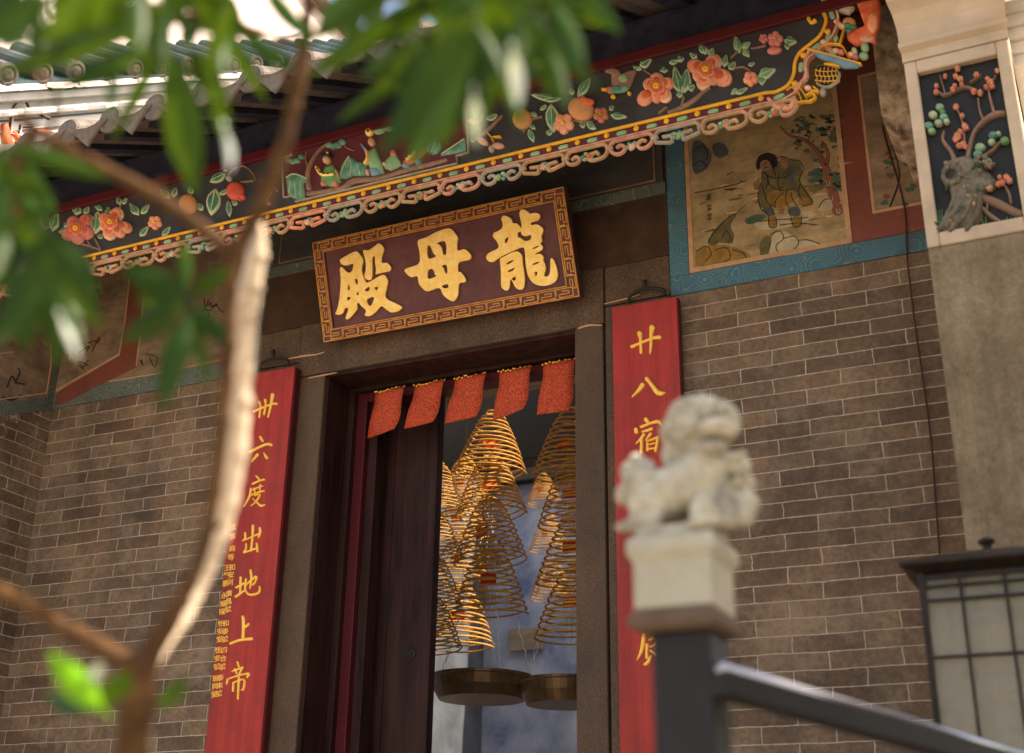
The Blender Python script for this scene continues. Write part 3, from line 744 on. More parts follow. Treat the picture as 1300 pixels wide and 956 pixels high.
poly('p_slate', [(580, 370), (622, 380), (612, 480), (575, 500), (590, 440)], .0028); poly('p_slate', [(445, 600), (500, 590), (520, 640), (470, 640)], .0028); poly('p_slate', [(580, 600), (640, 590), (655, 640), (600, 645)], .0028)
poly('p_ochre', [(470, 640), (520, 640), (522, 700), (485, 705)], .0025); poly('p_ochre', [(605, 640), (650, 640), (650, 690), (615, 700)], .0025)
poly('p_skin', [(435, 350), (490, 342), (502, 385), (465, 408), (437, 392)], .003); poly('p_skin', [(540, 320), (585, 335), (580, 400), (545, 380)], .0026); poly('p_skin', [(395, 465), (430, 450), (440, 490), (410, 510)], .0026); poly('p_skin', [(540, 600), (565, 600), (560, 632), (532, 630)], .0028)
poly('p_dark', [(415, 365), (430, 322), (480, 306), (522, 322), (532, 372), (505, 395), (480, 345), (440, 352), (432, 400), (418, 395)], .0034)
b.m('p_dark')
for p in ([(450, 410), (500, 440), (560, 440), (600, 420)], [(470, 450), (500, 490), (560, 510), (610, 500)], [(640, 350), (665, 390), (645, 460), (690, 530), (715, 575), (660, 592)], [(440, 470), (425, 540), (440, 605)], [(500, 380), (520, 430)], [(450, 480), (470, 560), (500, 590)], [(580, 500), (570, 560), (590, 600)], [(455, 365), (470, 362)], [(460, 388), (480, 386)], [(445, 610), (480, 640), (485, 700), (522, 700), (520, 650)], [(585, 610), (600, 650), (615, 700), (650, 690), (655, 640)], [(520, 350), (545, 330), (600, 345), (640, 350)], [(470, 420), (480, 460), (465, 500)], [(540, 420), (530, 470), (545, 505)], [(650, 470), (640, 520), (660, 560)], [(560, 520), (520, 560), (515, 600)], [(600, 520), (610, 560), (635, 590)]):
    b.stroke([(q[0], q[1], 2.1) for q in p], mp, .0012, h0=.0032, k=3)
for p in ([(490, 740), (540, 720), (560, 760), (520, 800), (540, 850)], [(560, 760), (620, 750), (640, 790), (600, 830)], [(640, 770), (700, 770), (770, 800)], [(100, 830), (150, 800), (180, 840), (150, 880)], [(200, 820), (260, 810), (280, 860), (240, 890)], [(290, 820), (350, 840), (370, 880)], [(745, 600), (770, 560), (805, 550)], [(80, 380), (120, 350), (160, 380)], [(90, 300), (130, 270), (160, 310), (150, 350)], [(430, 670), (560, 660), (690, 650)], [(540, 690), (640, 680), (740, 690)], [(90, 520), (200, 500), (330, 470)]):
    b.stroke([(q[0], q[1], 2.4) for q in p], mp, .001, h0=.0016, k=3)
b.build('painted_figure', m1)
# second panel of that frieze: red surround with a small flower picture
m2 = thing('wall_painting', 'narrow flower painting in a dark red surround beside the pier', 'mural', (-.65, MY, BZ), 'painted panels of the frieze')
b = B('border_red'); slab(b, fx1+.002, xb, BZ+.097, 5.6, MY-.001, -.001); b.build('border', m2)
ax = at(1108, 272, MY); axx = ax.x
b = B('frame_tan'); slab(b, axx, XR-.02, ax.z, ax.z+.012, MY-.006, MY-.0012); slab(b, axx, axx+.012, ax.z+.012, 5.16, MY-.006, MY-.0012); slab(b, axx, XR-.02, 5.16, 5.172, MY-.006, MY-.0012); b.build('frame', m2)
b = B('scene_dim'); slab(b, axx+.012, XR-.02, ax.z+.012, 5.16, MY-.004, MY-.0012); b.build('painting', m2)
mp = planeY(MY-.004); b = MB()
for i in range(26):
    u, v = random.uniform(1122, 1160), random.uniform(185, 262)
    r = random.uniform(3, 7); b.m(random.choice(['p_red', 'p_teal', 'p_olive', 'p_teal'])).flat([(u+r*cos(q*pi/4)*random.uniform(.6, 1.2), v+r*.7*sin(q*pi/4)*random.uniform(.6, 1.2)) for q in range(8)], mp, .0006+i*.00008)
b.m('p_dark').stroke([(1130, 262, 1.2), (1142, 225, 1), (1135, 190, .6)], mp, .004)
b.build('painted_flowers', m2)
# sooty centre panels above the name board
m3 = thing('wall_painting', 'sooty blue painting with thin frame line above the name board', 'mural', (-2.9, MY-.01, 4.7), 'painted panels of the frieze')
zb = at(800, 247, JY).z; YC = JY+.004
b = B('scene_blue'); slab(b, -3.98, -1.702, zb+.03, 5.6, YC-.006, JY+.0095); b.build('painting', m3)
b = B('border_teal'); slab(b, -4.018, -1.692, zb-.03, zb+.029, YC-.007, JY+.0095); slab(b, -4.018, -3.981, zb+.03, 5.6, YC-.007, JY+.0095); b.build('border', m3)
b = B('p_skin'); zz = at(800, 238, YC).z; slab(b, -3.93, -1.74, zz, zz+.008, YC-.010, YC-.0061); slab(b, -1.748, -1.74, zz+.008, 5.5, YC-.010, YC-.0061); slab(b, -3.938, -3.93, zz, 5.5, YC-.010, YC-.0061); b.build('frame', m3)
b = B('border_teal'); slab(b, -4.075, -4.022, BZ+.0, 5.6, MY-.002, -.001); b.build('border', m3)
# left of the door
m4 = thing('wall_painting', 'faded brown landscape painting above teal cloud border, behind the leaves left of the door', 'mural', (-4.7, MY, BZ), 'painted panels of the frieze')
x0, x1 = XL+.004, -4.077
b = B('scene_dim'); slab(b, x0, x1, BZ+.1, 5.6, MY+.002, -.001); b.build('painting', m4)
b = B('border_teal'); slab(b, x0, x1, BZ, BZ+.0985, MY, -.001); b.build('border', m4)
mp = crop(60, 330, 5.032, planeY(MY+.002)); b = B('border_red')
b.flat([(45, 930), (62, 850), (465, 612), (500, 400), (530, 60), (625, 40), (590, 420), (580, 682), (330, 800), (120, 915)], mp, .003); b.build('ribbon', m4)
b = B('frame_tan')
for p in ([(62, 832), (462, 602), (500, 380), (535, 60)], [(400, 776), (700, 728), (1230, 612)], [(572, 676), (592, 500), (640, 60)]): b.stroke([(q[0], q[1], 5) for q in p], mp, .006, smooth=False)
b.build('frame', m4)
b = B('p_dark')
for i in range(16):
    u, v = random.choice([(270, 560), (330, 190), (200, 700), (1060, 340), (900, 480), (640, 700)]); u += random.uniform(-50, 50); v += random.uniform(-60, 60)
    b.stroke([(u+random.uniform(-40, 40), v+random.uniform(-50, 50), 3) for _ in range(4)], mp, .002, h0=.001, k=3)
b.build('painted_landscape', m4)
m5 = thing('wall_painting', 'dim tan painting with grey border on the left return wall', 'mural', (XL, -.5, BZ-.3), 'painted panels of the frieze')
PX = planeX(XL+.001); b = B('border_teal')
b.flat([(66, 521), (-60, 536), (-60, 300), (72, 300), (72, 480)], PX, .004); b.build('border', m5)
b = B('scene_dim'); b.flat([(60, 503), (-60, 521), (-60, 300), (66, 300), (66, 460)], PX, .003, .004); b.build('painting', m5)
b = B('frame_tan'); b.stroke([(-60, 516, .9), (58, 499, .9), (64, 462, .9), (66, 380, .9)], PX, .003, .007, smooth=False); b.stroke([(-60, 456, .9), (16, 447, .9)], PX, .003, .007)
b.build('frame', m5)
b = B('p_dark')
for p in ([(8, 492), (14, 478), (20, 486), (30, 488)], [(18, 486), (24, 474), (22, 468)], [(2, 505), (14, 508), (26, 502)]): b.stroke([(q[0], q[1], 1) for q in p], PX, .002, .007, k=3)
b.build('painted_bird', m5)

# ------------------------------------------------------------------ name board, leaning out at the top
def plane3(p, q, r): # exact plane through three world points
    n = (q-p).cross(r-p).normalized()
    if n.y > 0: n = -n
    def f(u, v, h=0.0):
        d = ray(u, v); t = (p-CAM).dot(n)/d.dot(n); return CAM+d*t+n*h
    return f, n
pBL = at(412, 435, -.10); pBR = at(737, 377, -.10); pTL = at(397, 308, -.27)
PL, pn = plane3(pBL, pBR, pTL)
TL, TR, BR, BL = PL(397, 308), PL(716.5, 236.5), PL(737.5, 377), PL(412, 435.5)
plq = thing('name_board', 'plum lacquer name board with gold key-fret frame and three gold characters over the door', 'plaque', ((BL+BR)/2))
b = B('plaque'); b.prism([TL, BL, BR, TR], -pn*.045); b.build('board', plq, bevel=.003)
def bil(s_, t_, h=0.0): # s along, t down
    a = TL.lerp(TR, s_); c = BL.lerp(BR, s_); return a.lerp(c, t_)+pn*h
W, H = (TR-TL).length, (BL-TL).length; fw = .068
b = B('plaque'); 
mpb = lambda u, v, h=0.0: bil(u/W, v/H, h)
for r in ([(0, 0), (W, 0), (W-fw, fw), (fw, fw)], [(W, 0), (W, H), (W-fw, H-fw), (W-fw, fw)], [(W, H), (0, H), (fw, H-fw), (W-fw, H-fw)], [(0, H), (0, 0), (fw, fw), (fw, H-fw)]): b.flat(r, mpb, .008)
b.build('frame', plq)
b = B('gold_dull')
def seg(a, c, wd=.0034): b.stroke([(a[0], a[1], wd), (c[0], c[1], wd)], mpb, .004, h0=.0082, k=3, smooth=False)
def fretrun(o, dx, dn, length, cells):
    # o origin; dx direction unit; dn inward unit; key fret of interlocked hooks
    P = lambda a, d: (o[0]+dx[0]*a+dn[0]*d, o[1]+dx[1]*a+dn[1]*d)
    seg(P(.004, .005), P(length-.004, .005)); seg(P(fw-.01, fw-.007), P(length-fw+.01, fw-.007))
    L0 = length-2*.03; w_ = L0/cells; g = (fw-.024)/4
    for i in range(cells):
        a = .03+i*w_; y1, y2, y3, y4 = .0125, .0125+g*1.15, .0125+g*2.4, .0125+g*3.6
        pts = [(a+w_*.04, y4), (a+w_*.04, y3), (a+w_*.70, y3)] if False else None
        seg(P(a+w_*.02, y1), P(a+w_*.80, y1)); seg(P(a+w_*.80, y1), P(a+w_*.80, y2+.002)); seg(P(a+w_*.80, y2+.002), P(a+w_*.24, y2+.002))
        seg(P(a+w_*.24, y2+.002), P(a+w_*.24, y3+.001)); seg(P(a+w_*.24, y3+.001), P(a+w_*.62, y3+.001))
        seg(P(a+w_*.02, y1), P(a+w_*.02, y4)); seg(P(a+w_*.02, y4), P(a+w_*.96, y4)) if i < cells-1 else None
        seg(P(a+w_*.96, y4), P(a+w_*.96, y2)) if i < cells-1 else None
fretrun((0, 0), (1, 0), (0, 1), W, 15); fretrun((W, H), (-1, 0), (0, -1), W, 15)
fretrun((0, H), (0, -1), (1, 0), H, 6); fretrun((W, 0), (0, 1), (-1, 0), H, 6)
b.build('key_fret', plq)
A1 = [[(110, 265), (150, 235), (290, 160), (330, 190), (378, 258), (350, 370), (375, 450), (395, 500), (415, 518), (500, 470), (600, 412), (650, 490), (635, 560), (610, 660), (640, 700), (740, 745), (810, 780), (770, 830), (680, 848), (630, 815), (570, 765), (520, 830), (450, 888), (380, 880), (410, 820), (345, 770), (325, 735), (300, 745), (312, 800), (260, 870), (210, 920), (168, 915), (215, 795), (170, 790), (150, 850), (120, 870), (55, 865), (90, 800), (115, 640), (125, 470), (110, 350), (135, 335), (205, 410), (250, 390), (270, 295), (180, 330), (125, 310)],
      [(210, 515), (230, 590), (198, 600)], [(275, 475), (310, 470), (313, 538), (293, 530)], [(195, 668), (242, 680), (195, 718)], [(299, 622), (322, 618), (322, 650), (302, 648)], [(388, 585), (445, 553), (440, 605), (395, 612)], [(488, 570), (545, 553), (520, 603)], [(398, 705), (470, 668), (498, 685), (450, 788)]]
A2 = [[(365, 165), (380, 150), (430, 160), (500, 110), (540, 75), (580, 95), (607, 145), (575, 230), (575, 300), (640, 290), (685, 345), (670, 390), (600, 400), (500, 430), (515, 380), (500, 300), (500, 215), (470, 230), (475, 420), (465, 480), (430, 492), (390, 470), (382, 420), (400, 380), (400, 280)]]
A3 = [[(235, 215), (330, 190), (430, 130), (550, 88), (600, 90), (640, 135), (682, 190), (665, 260), (670, 340), (750, 312), (800, 350), (832, 400), (810, 440), (675, 460), (680, 575), (700, 562), (745, 610), (768, 660), (755, 688), (685, 690), (682, 820), (660, 870), (625, 900), (580, 880), (508, 825), (480, 735), (350, 788), (310, 778), (240, 700), (235, 610), (165, 635), (115, 600), (80, 550), (115, 525), (260, 485), (255, 350), (230, 260)],
      [(335, 285), (370, 275), (405, 370), (445, 400), (345, 435)], [(435, 250), (545, 218), (552, 380), (515, 385), (500, 300), (470, 265)], [(345, 550), (385, 532), (415, 560), (420, 600), (445, 615), (340, 658)], [(495, 500), (555, 485), (562, 585), (540, 590), (520, 530)], [(495, 722), (565, 700), (575, 738), (545, 752), (512, 745)]]
A4 = [[(25, 560), (50, 510), (170, 460), (145, 390), (95, 340), (110, 295), (150, 285), (200, 250), (205, 200), (185, 150), (210, 115), (250, 120), (300, 150), (310, 200), (350, 195), (385, 225), (402, 262), (400, 190), (375, 100), (390, 55), (430, 50), (480, 80), (490, 100), (540, 85), (590, 95), (605, 130), (580, 170), (500, 190), (500, 220), (570, 205), (635, 250), (630, 300), (610, 330), (625, 385), (600, 415), (630, 440), (625, 480), (525, 530), (600, 515), (640, 550), (630, 590), (655, 630), (660, 680), (635, 760), (690, 755), (705, 700), (705, 560), (740, 570), (775, 660), (790, 760), (760, 820), (690, 855), (600, 862), (520, 830), (470, 760), (445, 640), (440, 520), (430, 447), (370, 465), (190, 548), (160, 570), (100, 615), (50, 600)],
      [(360, 300), (395, 280), (400, 320), (440, 340), (510, 315), (500, 370), (445, 390), (385, 345), (368, 352)], [(225, 365), (270, 338), (255, 392), (230, 415)], [(518, 463), (590, 428), (582, 445), (525, 472)], [(518, 625), (592, 600), (585, 618), (524, 640)], [(540, 708), (572, 708), (560, 756), (544, 745)]]
A5 = [[(170, 568), (200, 557), (350, 480), (412, 530), (415, 620), (440, 780), (432, 880), (400, 905), (340, 885), (300, 800), (282, 790), (280, 880), (250, 915), (200, 890), (185, 850), (185, 700)],
      [(245, 618), (320, 578), (312, 602), (250, 637)], [(258, 700), (332, 663), (325, 690), (262, 717)], [(298, 780), (340, 755), (342, 800), (312, 802)]]
for nm, polys, cr in (('character', A1, (420, 300, 8.69)), ('character', A2, (420, 300, 8.69)), ('character', A3, (505, 280, 8.69)), ('character', A4, (615, 260, 8.31)), ('character', A5, (615, 260, 8.31))):
    holed(nm, polys, crop(*cr, PL), .014, 'gold', plq, 3.5, .0005)
b = B('iron'); 
for s_ in (.12, .88):
    p = bil(s_, 0.02, -.03); b.tube([p, Vector((p.x, JY, p.z+.12))], .006, 8)
b.build('hanging_rod', plq)

# ------------------------------------------------------------------ couplet boards
def text_obj(name, s_, mp, u, v, size, key, parent, h=.0015, ang=0.0):
    cu = bpy.data.curves.new(name, 'FONT'); cu.body = s_; cu.size = 1; cu.resolution_u = 2; cu.offset = .004; cu.extrude = .02
    cu.align_x = 'CENTER'; cu.align_y = 'CENTER'
    o = bpy.data.objects.new(name, cu); COL.objects.link(o)
    me = bpy.data.meshes.new_from_object(o.evaluated_get(bpy.context.evaluated_depsgraph_get()))
    bpy.data.objects.remove(o); bpy.data.curves.remove(cu)
    vs = [mp(u+q.co.x*size+q.co.y*size*ang, v-q.co.y*size-q.co.x*size*.2, (q.co.z+.02)/.04*h) for q in me.vertices]
    fs = [list(p.vertices) for p in me.polygons]; bpy.data.meshes.remove(me)
    return vs, fs
def hanger(par, pts, fin, mp):
    b = B('iron')
    b.tube([mp(*p) for p in catmull(pts, 4)], .0075, 8)
    b.tube([mp(*p) for p in fin], [.006, .010, .012], 8); b.ball(mp(*fin[-1]), .013)
    b.build('hook', par, smooth=True)
LY = -.085
lbp = planeY(LY)
lb = thing('couplet_board', 'red hanging board with gold characters, left of the doorway', 'couplet board', at(310, 700, LY), 'pair of red boards beside the door')
x0 = at(269, 866, LY).x; x1 = at(375, 465, LY).x; zt = at(360, 467.5, LY).z
b = B('red_paint'); b.box((x0, LY, 1.75), (x1-.004, LY+.012, zt)); b.m('red_side').box((x0+.002, LY+.0125, 1.752), (x1, -.03, zt-.002)); b.build('board', lb, bevel=.003)
b = B('gold_text')
def ch(strokes, cr, mp0, h=.006):
    mpc = crop(*cr, mp0)
    b = B('gold_text')
    for i, s_ in enumerate(strokes): b.stroke([(q[0], q[1], q[2]*1.15+.4) for q in s_], mpc, h+i*.0002)
    b.build('gold_character', lb if mp0 is lbp else rb, smooth=True)
c1 = (310, 490, 9.56)
ch([[(115, 312, 13), (230, 262, 11), (330, 222, 10), (395, 215, 14)], [(185, 195, 13), (200, 250, 9), (185, 380, 11)], [(258, 170, 15), (264, 240, 9), (242, 345, 11)], [(345, 105, 19), (335, 180, 15), (312, 300, 11), (293, 380, 8)]], c1, lbp)
ch([[(198, 620, 15), (225, 670, 14)], [(72, 800, 15), (180, 745, 13), (280, 705, 13), (332, 715, 16)], [(165, 832, 16), (130, 875, 11), (95, 922, 4)], [(245, 815, 8), (262, 850, 14), (277, 875, 17)]], c1, lbp)
c1 = (300, 590, 7.96)
ch([[(205, 115, 9), (235, 150, 9)], [(165, 195, 8), (230, 165, 8), (285, 150, 9)], [(150, 240, 8), (135, 320, 9), (80, 425, 4)], [(165, 255, 6), (230, 228, 7), (270, 215, 5)], [(185, 235, 5), (190, 290, 5)], [(245, 200, 5), (240, 275, 5)], [(150, 312, 6), (200, 287, 7), (285, 265, 8)], [(190, 312, 6), (243, 302, 7), (205, 370, 6), (150, 418, 3)], [(168, 342, 4), (215, 385, 8), (250, 415, 12), (297, 402, 4)]], c1, lbp)
ch([[(170, 615, 11), (165, 740, 9), (150, 870, 9)], [(90, 690, 9), (92, 745, 9), (65, 770, 5)], [(75, 768, 6), (235, 697, 8)], [(240, 640, 9), (243, 690, 10), (225, 737, 6)], [(102, 800, 7), (100, 850, 7), (80, 885, 8)], [(80, 888, 9), (150, 866, 8), (215, 842, 8)], [(208, 795, 8), (215, 840, 9), (215, 878, 9)]], c1, lbp)
c1 = (285, 710, 5.97)
ch([[(90, 215, 7), (150, 182, 7)], [(125, 138, 8), (122, 200, 7), (120, 262, 6)], [(85, 285, 8), (155, 237, 5)], [(160, 200, 5), (240, 130, 7), (235, 172, 6), (215, 195, 5)], [(200, 85, 8), (205, 150, 7), (195, 220, 5)], [(165, 150, 6), (160, 230, 6), (190, 268, 8), (245, 262, 8), (268, 240, 7), (268, 205, 4)]], c1, lbp)
ch([[(140, 435, 9), (145, 500, 10), (140, 610, 9)], [(150, 522, 6), (185, 492, 9)], [(45, 640, 8), (120, 612, 9), (208, 603, 11)]], c1, lbp)
ch([[(100, 780, 7), (110, 815, 6)], [(60, 850, 5), (140, 820, 7)], [(80, 832, 6), (96, 868, 5)], [(135, 826, 6), (108, 885, 5)], [(25, 912, 7), (18, 945, 5)], [(38, 905, 5), (120, 878, 6), (186, 868, 8), (172, 898, 5)], [(112, 895, 7), (108, 960, 7), (104, 1060, 6)], [(70, 935, 6), (66, 1000, 6)], [(72, 935, 5), (150, 912, 7), (146, 985, 6), (130, 990, 4)]], c1, lbp)
b = B('gold_text')
G_ = [[(294.6, 670, '值'), (294, 682, '事'), (294, 697, '商'), (292.5, 708, '等')], [(294, 721, '和'), (292.5, 730.5, '安'), (291.5, 740, '何')], [(287.5, 721.5, '王'), (286.7, 731, '肇'), (285.8, 741, '鵬')], [(290, 754, '廣'), (289.4, 764, '昌'), (288.7, 774, '號')], [(284, 756.6, '永'), (283, 767, '耀'), (281.5, 777, '隆')], [(286, 792, '和'), (285.2, 802, '泰'), (284.6, 812, '號')], [(280, 792, '怡'), (278.8, 802, '安'), (277.8, 812, '堂')], [(283.7, 826, '四'), (282.6, 836.5, '合'), (281.5, 847, '號')], [(276, 826, '恆'), (275, 836.5, '安'), (274.5, 847, '號')], [(279, 861, '泰'), (278, 871, '來'), (277, 881, '號')], [(273, 862, '聯'), (272, 872, '興'), (271, 882, '堂')]]
for grp in G_:
    for u, v, s_ in grp:
        b = B('gold_text'); vs, fs = text_obj('t', s_, lbp, u+1, v, 8.6, 'gold_text', lb); b.add(vs, fs); b.build('small_character', lb)

hk = crop(270, 440, 4.346, planeY(LY+.03))
hanger(lb, [(262, 128), (262, 98), (300, 74), (335, 68), (385, 66), (418, 78), (414, 108)], [(335, 68), (334, 45), (333, 28)], hk)
RY2 = -.075; rbp = planeY(RY2)
rb = thing('couplet_board', 'bright red board with gold characters, right of the doorway behind the stone lion', 'couplet board', at(820, 640, RY2), 'pair of red boards beside the door')
x0 = at(777, 391, RY2).x; x1 = at(860, 376, RY2).x; zt = at(820, 383, RY2).z
b = B('red_paint'); b.box((x0, RY2, 1.75), (x1-.004, RY2+.012, zt)); b.m('red_side').box((x0+.002, RY2+.0125, 1.752), (x1, -.03, zt-.002)); b.build('board', rb, bevel=.003)
b = B('gold_text'); c1 = (795, 405, 9.56)
ch([[(70, 338, 18), (180, 290, 13), (300, 243, 13), (360, 225, 18), (408, 222, 22)], [(165, 175, 28), (177, 260, 15), (183, 412, 16)], [(315, 102, 30), (305, 200, 20), (302, 330, 15), (294, 420, 10)]], c1, rbp, .008)
ch([[(200, 802, 26), (150, 870, 18), (75, 948, 6)], [(250, 725, 22), (310, 800, 20), (365, 875, 26), (415, 903, 26), (480, 895, 5)]], c1, rbp, .008)
c1 = (795, 520, 11.95)
ch([[(300, 148, 28), (332, 190, 22)], [(150, 300, 26), (156, 345, 28)], [(225, 266, 18), (380, 207, 18), (490, 185, 24), (535, 240, 10)], [(250, 338, 14), (320, 320, 16), (390, 294, 21)], [(272, 380, 20), (222, 450, 15), (150, 522, 6)], [(236, 450, 20), (232, 650, 22)], [(375, 368, 20), (300, 472, 9)], [(325, 482, 14), (325, 620, 19)], [(330, 482, 13), (480, 425, 18)], [(480, 425, 21), (468, 540, 18), (448, 632, 19)], [(345, 535, 11), (440, 512, 11)], [(340, 602, 13), (450, 588, 13)]], c1, rbp, .008)
c1 = (795, 790, 11.95)
ch([[(340, 125, 12), (420, 100, 14)], [(268, 190, 22), (255, 330, 27), (222, 470, 19), (170, 575, 8)], [(358, 272, 15), (495, 200, 27), (450, 330, 19), (370, 378, 12)], [(322, 340, 18), (315, 440, 18), (315, 540, 18)], [(285, 642, 20), (330, 610, 24), (380, 515, 12)], [(370, 430, 14), (450, 490, 22), (530, 555, 10)], [(440, 405, 9), (512, 372, 10)]], c1, rbp, .008)
hk = crop(760, 350, 3.824, planeY(RY2+.03))
hanger(rb, [(150, 130), (148, 108), (175, 82), (225, 62), (290, 62), (322, 75), (312, 98)], [(228, 62), (224, 42), (222, 30)], hk)

# ------------------------------------------------------------------ carved eave board
EY = -.75
ev = thing('eave_board', 'long carved and painted eave board with flowers, fruit and figures', 'carved board', (-2.9, EY, 4.6))
EP = planeY(EY)
ZL = 4.686   # yellow line height
xend = at(985, 118, EY).x
cpath = [(985, 118), (1000, 110), (1008, 96), (1010, 80), (1016, 68), (1028, 58), (1040, 48), (1047, 36), (1049, 24), (1043, 15), (1033, 15), (1027, 23), (1031, 30), (1036, 27)]
cp3 = [EP(*p) for p in cpath]
b = B('board')
zr = 5.0
pts = [Vector((XL+.06, EY, ZL)), Vector((xend, EY, ZL))]+[EP(*p) for p in catmull(cpath[:10], 3)][1:]+[Vector((at(1040, 5, EY).x, EY, zr+.04)), Vector((XL+.06, EY, zr+.04))]
b.prism(pts, (0, .03, 0)); b.build('board', ev)
b = B('maroon'); b.m('red_side').box((XL+.06, EY-.022, zr), (XR-.02, EY+.035, zr+.055)); b.build('top_rail', ev, bevel=.004)
# bead band below the board, running up the curve at the right end
line = [Vector((XL+.06+i*.05, EY, ZL)) for i in range(int((xend-XL-.06)/.05)+1)]+[Vector(p) for p in catmull([tuple(q) for q in cp3], 4)]
bandline = line[:-14]
def offs(path, d):
    out = []
    for i, p in enumerate(path):
        t = (path[min(i+1, len(path)-1)]-path[max(i-1, 0)]).normalized(); out.append(p+Vector((t.z, 0, -t.x))*d)
    return out
def ribbon(b, path, d0, d1, y0, y1):
    A, C = offs(path, d0), offs(path, d1); vs = []
    for p, q in zip(A, C): vs += [(p.x, y0, p.z), (q.x, y0, q.z), (p.x, y1, p.z), (q.x, y1, q.z)]
    fs = []
    for i in range(len(path)-1):
        a, c = 4*i, 4*i+4; fs += [(a, c, c+1, a+1), (a+2, a+3, c+3, c+2), (a, a+2, c+2, c), (a+1, c+1, c+3, a+3)]
    n_ = 4*(len(path)-1); fs += [(0, 1, 3, 2), (n_, n_+2, n_+3, n_+1)]
    b.add(vs, fs)
b = B('maroon'); ribbon(b, bandline, .010, .042, EY-.002, EY+.028); b.build('bead_band', ev)
b = B('yellow'); b.tube([p+Vector((0, -.006, 0)) for p in line], [.0085]*(len(line)-4)+[.009, .010, .012, .013], 8); b.build('yellow_moulding', ev, smooth=True)
b = B('pink'); ribbon(b, bandline, .044, .052, EY-.010, EY+.02); b.build('coral_moulding', ev)
# beads every so often along the band
L_ = [0]
for i in range(1, len(bandline)): L_.append(L_[-1]+(bandline[i]-bandline[i-1]).length)
def along(s_):
    for i in range(1, len(L_)):
        if L_[i] >= s_:
            k_ = (s_-L_[i-1])/(L_[i]-L_[i-1]); p = bandline[i-1].lerp(bandline[i], k_); t = (bandline[i]-bandline[i-1]).normalized(); return p, t
    return bandline[-1], (bandline[-1]-bandline[-2]).normalized()
s_ = .03; k = 0
while s_ < L_[-1]-.02:
    p, t = along(s_); nrm = Vector((t.z, 0, -t.x))
    if k % 2 == 0:
        bd = B('yellow'); c = p+nrm*.022+Vector((0, -.006, 0)); bd.ball(c, (.0135, .009, .0135), 10, 6); bd.tube([p+Vector((0, -.006, 0)), c], .007, 6); bd.build('yellow_bead', ev, smooth=True)
    else:
        c = p+nrm*.026; out = []
        for q in range(12):
            a = 2*pi*q/12; ca, sa = cos(a), sin(a); out.append((.024*(abs(ca)**.6)*(1 if ca > 0 else -1), .011*(abs(sa)**.7)*(1 if sa > 0 else -1)))
        mpl = lambda u, v, h=0.0, c=c, t=t, nrm=nrm: c+t*u+nrm*v+Vector((0, -.002-h, 0))
        bg_ = B('mint'); bg_.puff(out, mpl, .007); bg_.build('green_bead', ev, smooth=True)
    s_ += .068; k += 1
# pierced fringe of scroll cartouches
cw = .205; x = XL+.08; k = 0
cols = ['pink', 'ochre', 'pink', 'pink', 'ochre', 'coral']
while x+cw < xend+.15:
    b = B(cols[(k*5+k//3) % 6] if k % 2 == 0 else ('stone_grn' if (k//2) % 2 else 'ochre'))
    key = b.mats[0]; ch_ = .082
    mpl = lambda u, v, h=0.0, x=x: Vector((x+u*cw, EY+.004-h, ZL-.050-v*ch_))
    rs = random.Random(k); e = rs.uniform(-.02, .02)
    wd = .042; hh = .016
    def st(p, ww=wd):
        # stroke widths: keep circular by scaling in world space
        b.stroke([(q[0], q[1], ww) for q in p], mpl2, hh, k=4)
    sq = k % 3
    mpl2 = lambda u, v, h=0.0, x=x: Vector((x+u, EY+.004-h, ZL-.050-v))
    def W2(p): return [(q[0]*cw, q[1]*ch_) for q in p]
    r_ = .0082
    def s2(p, rr=r_): b.stroke([(q[0], q[1], rr) for q in W2(p)], mpl2, hh, k=4, smooth=True)
    s2([(.10, .10), (.5, .10), (.90, .10)], r_*.85)
    if sq == 0:
        for m_ in (0, 1):
            f = (lambda a: a) if m_ == 0 else (lambda a: 1-a)
            s2([(f(.12), .1), (f(.03), .3), (f(.04), .62), (f(.16), .9), (f(.30), .88), (f(.36), .62), (f(.27), .42), (f(.19), .5)])
    elif sq == 1:
        for m_ in (0, 1):
            f = (lambda a: a) if m_ == 0 else (lambda a: 1-a)
            b.stroke([(q[0], q[1], r_) for q in W2([(f(.10), .1), (f(.03), .28), (f(.03), .75), (f(.34), .95), (f(.38), .95), (f(.38), .55), (f(.20), .52)])], mpl2, hh, k=4, smooth=False)
    else:
        s2([(.12, .1), (.02, .4), (.08, .8), (.24, .92), (.34, .72), (.26, .5), (.17, .6)]); s2([(.88, .1), (.98, .4), (.9, .85), (.7, .95), (.55, .85), (.60, .6), (.72, .5), (.76, .66)])
    s2([(-.04, .45), (.05, .45)], r_*1.3)
    # blossom spray in the middle
    u0 = .5*cw; v0 = .60*ch_
    for i in range(5):
        a = i*1.26+k; b.m(['mint', 'teal', 'leaf_edge'][i % 3]).puff([(u0+.022*cos(a)+.013*cos(q*pi/4)*(1.3 if i % 2 else .8), v0+.014*sin(a)+.009*sin(q*pi/4)) for q in range(8)], mpl2, .010)
    fc = ['coral', 'coral_deep', 'petal_pale', 'mint'][k % 4]
    blossom(b, u0+rs.uniform(-.015, .015), v0+.006, .0145, mpl2, .012, fc, fc, 'pollen' if k % 2 else fc, h0=.004)
    b.build('fringe_scroll', ev, smooth=True)
    x += cw; k += 1
